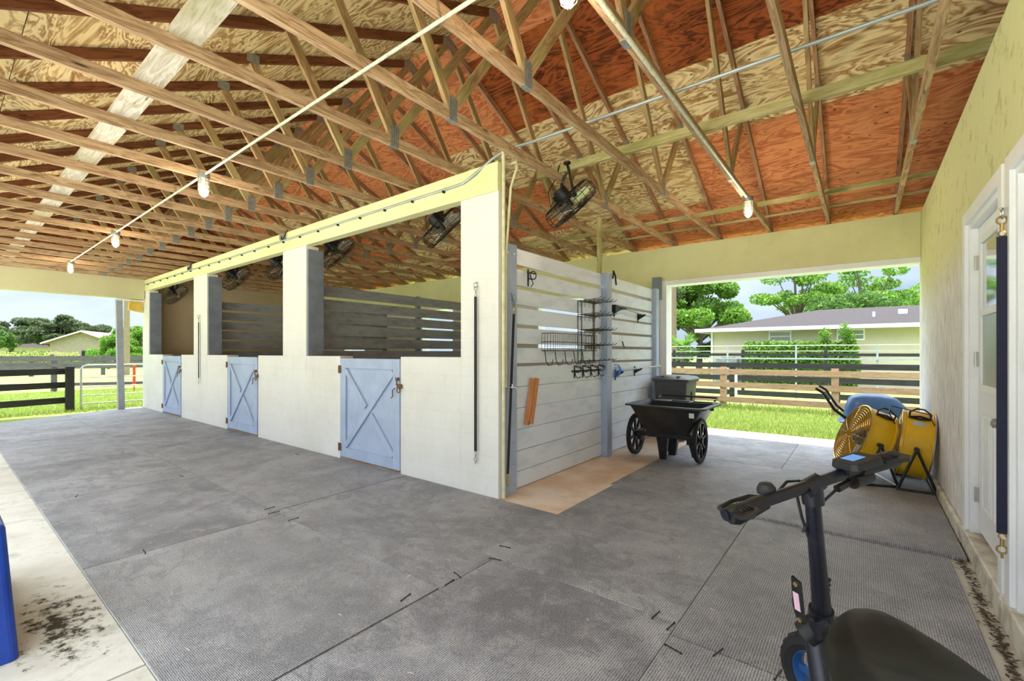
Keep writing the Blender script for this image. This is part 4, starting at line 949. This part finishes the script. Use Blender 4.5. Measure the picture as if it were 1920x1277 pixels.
def fence(x0, y0, x1, y1, rails, post_h, step, mat, label, pw=.13, th=.035, rh=.14, group=None, posts=None, name='board_fence', z0=-.05):
    t = thing(name, label, 'fence', (x0, y0, z0), 0, group)
    d = Vector((x1-x0, y1-y0, 0)); L = d.length; d.normalize(); nrm = Vector((d.y,-d.x,0))
    ps = posts if posts else [step*i for i in range(int(L/step)+1)]
    for s in ps:
        c = d*s; MB().prism([(c.x-pw/2,c.y-pw/2),(c.x+pw/2,c.y-pw/2),(c.x+pw/2,c.y+pw/2),(c.x-pw/2,c.y+pw/2)],'z',0,post_h).build('post', mat, t)
    for z in rails:
        a = nrm*(pw/2+th/2+.002); beam('rail', a+Vector((0,0,z)), a+d*L+Vector((0,0,z)), th, rh, mat, t)
    return t
# side opening: brown, black and pipe fences
fence(-9.5,12.85,8,12.85,[.28,.66,1.0],1.12,1,'fence_brown','weathered brown three-rail fence just beyond the side opening',posts=[1.66,4.14,6.60,9.0,11.4,13.8],pw=.14)
fence(-12,15.0,12,15.0,[.30,.74,1.12],1.18,2.6,'fence_black','black three-rail fence running behind the brown one',posts=[.8,3.5,6.2,8.88,11.45,14.1,16.8,19.5],pw=.16,rh=.15)
t = fence(-14,19.0,14,19.0,[.55,1.0,1.42],1.60,2.6,'fence_black','black rail fence with thin wires nearest the neighbouring house',pw=.10,rh=.10,group='far black fences')
for z in (1.55,1.75): MB().cyl((0,.1,z),(28,.1,z),.012,6).build('wire','steel',t)
t2 = fence(-14,17.2,14,17.2,[.82,1.30],1.75,2.05,'grey_pole','pale pipe-rail fence between the black fences by the house',pw=.05,rh=.05,th=.05,name='pipe_fence',group='far black fences')
t = thing('marker_post','thin white post beside the brown fence','post',(-2.75,13.6,-.05)); MB().cyl((0,0,0),(0,0,1.0),.035,8).build('post','white_label',t)
# neighbouring house
t = thing('neighbour_house','long beige single-storey house with dark shingle hip roof behind the fences','house',(-6,24,-.05))
MB().box(0,24,0,9,0,2.62).build('wall','house_wall',t)
MB().loft([[Vector(p) for p in ((-.55,-.6,2.62),(24.5,-.6,2.62),(24.5,9.6,2.62),(-.55,9.6,2.62))],[Vector(p) for p in ((4.2,4.4,3.72),(20,4.4,3.72),(20,4.6,3.72),(4.2,4.6,3.72))]]).build('roof','shingle',t)
MB().box(-.58,24.52,-.66,-.601,2.50,2.66).build('fascia','white_paint',t); MB().box(-.62,-.5505,-.6,9.6,2.50,2.66).build('fascia','white_paint',t)
MB().cyl((.06,-.06,.05),(.06,-.06,2.6),.05,8).build('downspout','white_paint',t)
for a, b_, z0, z1 in ((2.55,3.45,1.98,2.50),(5.12,6.08,2.02,2.50)):
    w_ = MB(); w_.box(a,b_,-.04,-.001,z0,z0+.06); w_.box(a,b_,-.04,-.001,z1-.06,z1); w_.box(a,a+.05,-.04,-.001,z0+.06,z1-.06); w_.box(b_-.05,b_,-.04,-.001,z0+.06,z1-.06); w_.box(a+.05,b_-.05,-.03,-.001,(z0+z1)/2-.02,(z0+z1)/2+.02)
    wo_ = w_.build('window','white_paint',t); MB().box(a+.05,b_-.05,-.012,-.002,z0+.06,z1-.06).build('pane','screen_glass',wo_)
MB().box(7.25,7.55,2.0,2.3,3.08,3.40).build('roof_vent','white_paint',t); MB().cyl((6.4,1.5,2.85),(6.4,1.5,3.3),.05,8).build('vent_pipe','white_paint',t)
t = thing('air_conditioner','grey air conditioning unit standing against the beige house','air conditioner',(-4.9,22.6,-.05)); k = MB().box(-.45,.45,-.4,.4,0,1.25); k.build('cabinet','bluegrey_dark',t,bevel=.02); k = MB().ring((0,0,1.27),.3,.02,(0,0,1)); k.ring((0,0,1.27),.15,.02,(0,0,1)); k.build('top_grille','black_metal',t)
ar = []
for i in range(26): leaves(ar, -4.05+.15*i, 22.3, .98, .26, .32, 1.02, 700, .075, .35)
for q in ((-1.2,2.15,.35),(-.55,2.3,.42),(-.4,2.0,.3)): leaves(ar, q[0], 22.3, q[1], .22, .22, q[2], 260, .055, .3)
tag(leafmesh('hedge', ar, 'leaf_hedge'), 'clipped bright green hedge in front of the beige house', 'hedge')
t = thing('utility_pole','pale utility pole at the edge of the side opening, before the dense trees','pole',(-8.5,26,-.05)); MB().tube([(0,0,0),(0,0,9)],[.17,.13],10).build('pole','pole_wood',t); MB().cyl((.6,0,5.0),(.6,.1,9),.01,5).build('wire','steel',t)
# trees behind the house and by the pole
tree(-13.6,36,9.2,3.4,'tall dense tree behind the utility pole','leaf_dark',.25,.2,40,600,.15,.8,3)
tree(-9.6,35,8.4,2.7,'broad green tree between the utility pole and the house roof','leaf_bright',.2,.25,30,560,.14,.7,5)
tree(-11.6,30.5,4.4,2.4,'low bushy tree filling the foot of the tall tree by the pole','leaf_mid',.15,.05,30,500,.11,.8,8)
tree(-7.6,36,4.9,1.9,'small rounded tree just left of the house roof end','leaf_mid',.15,.1,22,420,.12,.8,9)
tree(-3.9,40,8.3,2.9,'spreading feathery tree behind the hip end of the roof','leaf_bright',.2,.42,26,300,.13,.5,11,lob=.30)
tree(.3,43,9.0,3.1,'spreading feathery tree behind the middle of the roof','leaf_bright',.2,.40,28,300,.13,.5,12,lob=.30)
tree(4.3,50,7.6,2.6,'thinner feathery tree behind the roof near the stucco wall','leaf_bright',.18,.38,16,260,.14,.5,13,lob=.30)
tree(-1.0,37,5.6,3.6,'low dark tree top just above the roof ridge','leaf_mid',.18,.3,22,420,.12,.45,14)
t = thing('palm','small fan palm below the utility pole at the house corner','palm',(-7.6,24.6,-.05)); MB().cyl((0,0,0),(0,0,1.6),.10,8).build('trunk','bark',t)
k = MB(); rs = random.Random(4)
for i in range(22):
    a = rs.uniform(0,6.28); el = rs.uniform(-.1,1.3); L = rs.uniform(.8,1.3); d = Vector((math.cos(a)*math.cos(el),math.sin(a)*math.cos(el),math.sin(el))); sd_ = d.cross(Vector((0,0,1))).normalized()
    for j in range(7):
        q = (j-3)*.22; e_ = (d+sd_*q).normalized()*L; b0 = Vector((0,0,1.55))+d*L*.45; k.add([b0,b0+e_*.35+sd_*.03,b0+e_*.62+Vector((0,0,-.05)),b0+e_*.35-sd_*.03],[(0,1,2,3)])
k.build('fronds','leaf_bright',t)
shrub(-9.2,22.0,1.6,1.8,'green thicket behind the fences at the foot of the utility pole','leaf_mid',600,.08,21,12,group='shrubs behind the fences')
shrub(-6.2,26.2,.9,1.5,'dark bush at the corner of the beige house','leaf_dark',400,.07,22,6,group='shrubs behind the fences')
# grass blades near the openings
def grass(name, x0, x1, y0, y1, n, label, seed, h=.07, dens=None):
    rng = np.random.default_rng(seed); px_ = rng.uniform(x0,x1,n); py = rng.uniform(y0,y1,n); a = rng.uniform(0,6.28,n); hh = h*(.5+rng.random(n)); w_ = .006+.006*rng.random(n); lx, ly = rng.normal(0,.35,n)*hh, rng.normal(0,.35,n)*hh
    z = np.full(n,-.052); ca, sa = np.cos(a)*w_, np.sin(a)*w_
    q = np.stack([np.stack([px_-ca,py-sa,z],1),np.stack([px_+ca,py+sa,z],1),np.stack([px_+ca*.3+lx,py+sa*.3+ly,z+hh],1),np.stack([px_-ca*.3+lx,py-sa*.3+ly,z+hh],1)],1).reshape(-1,3)
    o = leafmesh(name,[q],'grass_blade'); tag(o,label,'grass',kind='stuff')
grass('grass',-7.5,2.6,9.27,13.6,70000,'bright lawn grass outside the side opening',1,.07)
grass('grass',-7.5,2.6,12.65,13.1,5000,'longer grass along the foot of the brown fence',5,.16)
grass('grass',-24,-15.4,.0,7.5,50000,'bright lawn grass beyond the open end of the aisle',2,.06)

# ------------------------------------------------------------ beyond the open end
fence(-15.9,2.16,-14.75,-1.9,[.29,.68,1.02],1.14,1,'fence_black','dark three-rail fence whose end post stands by the tube gate',posts=[0,2.6,4.2],pw=.16,rh=.15)
t = thing('tube_gate','galvanised tube gate across the open end, behind the grey post','gate',(-15.95,2.38,-.05))
k = MB()
z1 = 1.17
k.tube([(0,0,.0),(0,0,z1-.10),(0,.04,z1-.03),(0,.12,z1),(0,3.4,z1)],.022,10)
k.tube([(0,3.4,z1),(0,3.4,.15)],.022,8)
for z in (.17,.38,.60,.85): k.cyl((0,0,z),(0,3.4,z),.016,8)
k.build('frame','steel',t,smooth=True)
t = thing('timber_post','slim grey painted post standing in the open end of the aisle','post',(-15.05,3.05,-.05)); beam('post_shaft',(0,-.05,0),(0,-.10,2.86),.13,.13,'grey_pole',t,up=(0,1,0)); MB().box(.066,.10,-.16,.38,2.83,2.87).build('top_rail','white_label',t)
t = thing('hanging_cloth','yellow cloth bag hanging under the end header beside the stall wall','cloth',(-15.09,3.30,0)); k = MB().loft([[Vector((0,-.14,2.84)),Vector((0,.13,2.84)),Vector((.06,.13,2.84)),Vector((.06,-.14,2.84))],[Vector((-.03,-.16,2.56)),Vector((-.03,.13,2.50)),Vector((.10,.13,2.50)),Vector((.10,-.16,2.56))]]); k.build('bag','yellow_cloth',t)
t = thing('utility_pole','brown wooden utility pole far beyond the tube gate','pole',(-38.7,8.0,-.05)); MB().tube([(0,0,0),(0,0,8.5)],[.17,.15],10).build('pole','pole_wood',t)
t = thing('marker_post','short red stake in the paddock behind the tube gate','stake',(-21.7,4.7,-.05)); MB().box(-.05,.05,-.04,.04,.30,1.02).build('stake','red_plastic',t); MB().cyl((0,0,0),(0,0,.3),.02,6).build('foot','red_plastic',t)
fence(-27,-3,-20.6,9.0,[.30,1.02],1.22,3,'fence_grey','weathered grey two-rail fence crossing the near paddock',posts=[3.4,6.6,9.9,13.0],pw=.16,rh=.12,group='grey paddock fences')
fence(-42,-6,-39,16,[.55,1.05],1.3,3.3,'fence_grey','grey fence in the middle distance behind the near paddock',pw=.2,rh=.2,group='grey paddock fences')
fence(-56,-8,-53,22,[.60,1.10],1.35,3.6,'fence_grey','thin grey fence farthest out across the paddocks',pw=.22,rh=.2,group='grey paddock fences')
# gabled shed, distant roofs, hedge
t = thing('gabled_house','low beige house with pink-red gable roof beyond the paddocks','house',(-72,10.9,-.05),math.radians(-28))
MB().prism([(-2.9,0),(2.9,0),(2.9,2.7),(0,3.9),(-2.9,2.7)],'x',-9,0).build('wall','house_pink',t)
k = MB()
for s in (-1,1): k.prism([(0,3.92),(s*3.5,2.47),(s*3.5,2.62),(0,4.07)],'x',-9.5,.5)
k.build('roof','red_roof',t)
k = MB()
for s in (-1,1): k.prism([(0,3.90),(s*3.52,2.44),(s*3.52,2.60),(0,4.06)],'x',.5002,.6)
k.build('gable_trim','white_label',t)
MB().box(.001,.06,-.1,1.1,.5,1.7).build('garage_opening','black_metal',t)
for x, y, w_, h_, lb in ((-122,10.6,8,5.2,'distant low house with purple-grey roof behind the broad oaks'),(-135,22,8,5.8,'pale distant roof seen between the oak trunks')):
    t = thing('distant_house', lb, 'house', (x,y,-.05)); MB().box(-5,5,-w_,w_,0,2.4).build('wall','house_wall',t)
    MB().loft([[Vector(p) for p in ((-6,-w_-1,2.4),(6,-w_-1,2.4),(6,w_+1,2.4),(-6,w_+1,2.4))],[Vector(p) for p in ((-.5,-w_*.4,h_),(.5,-w_*.4,h_),(.5,w_*.4,h_),(-.5,w_*.4,h_))]]).build('roof','shingle',t)
tree(-98,7.2,7.2,3.5,'dark spreading oak at the outer end of the oak row','leaf_dark',.32,.28,34,460,.20,.5,31)
tree(-92,11.2,7.0,3.3,'dark spreading oak in the middle of the oak row','leaf_dark',.32,.28,36,460,.20,.5,32)
tree(-100,16.2,6.6,3.2,'dark spreading oak next to the gabled house','leaf_dark',.32,.25,32,440,.20,.5,33)
tree(-76,3.8,5.0,1.9,'lighter green tree cut by the picture edge beyond the paddocks','leaf_mid',.2,.25,26,360,.15,.7,34)
tree(-118,25,6.4,4.5,'low distant tree behind the gabled house roof','leaf_dark',.3,.2,26,300,.22,.5,35)
tree(-118,34,6.4,4.5,'low distant tree behind the brown utility pole','leaf_dark',.3,.2,26,300,.22,.5,36)
tree(-57.6,11.4,3.9,1.5,'bushy bright green tree beside the brown utility pole','leaf_bright',.15,.05,30,460,.11,.9,37)
tree(-61.3,14.0,4.3,2.0,'bushy bright green tree next to the end of the stall wall','leaf_bright',.15,.05,34,460,.12,.8,38)
shrub(-64,11.1,1.3,2.0,'rounded light green bush before the gabled house','leaf_bright',500,.10,41,8)
ar = []
for i in range(46): leaves(ar, -84, -4+.4*i, .75, .6, .4, 1.0, 160, .13, .4)
tag(leafmesh('hedge', ar, 'leaf_mid'), 'long clipped hedge at the foot of the oak row', 'hedge')
ar = []
for i in range(34): leaves(ar, -68, 3.2+.2*i, .6, .4, .2, .95, 120, .12, .2)
tag(leafmesh('cane_grass', ar, 'cane'), 'strip of tall yellow cane grass before the long hedge', 'grass', kind='stuff')
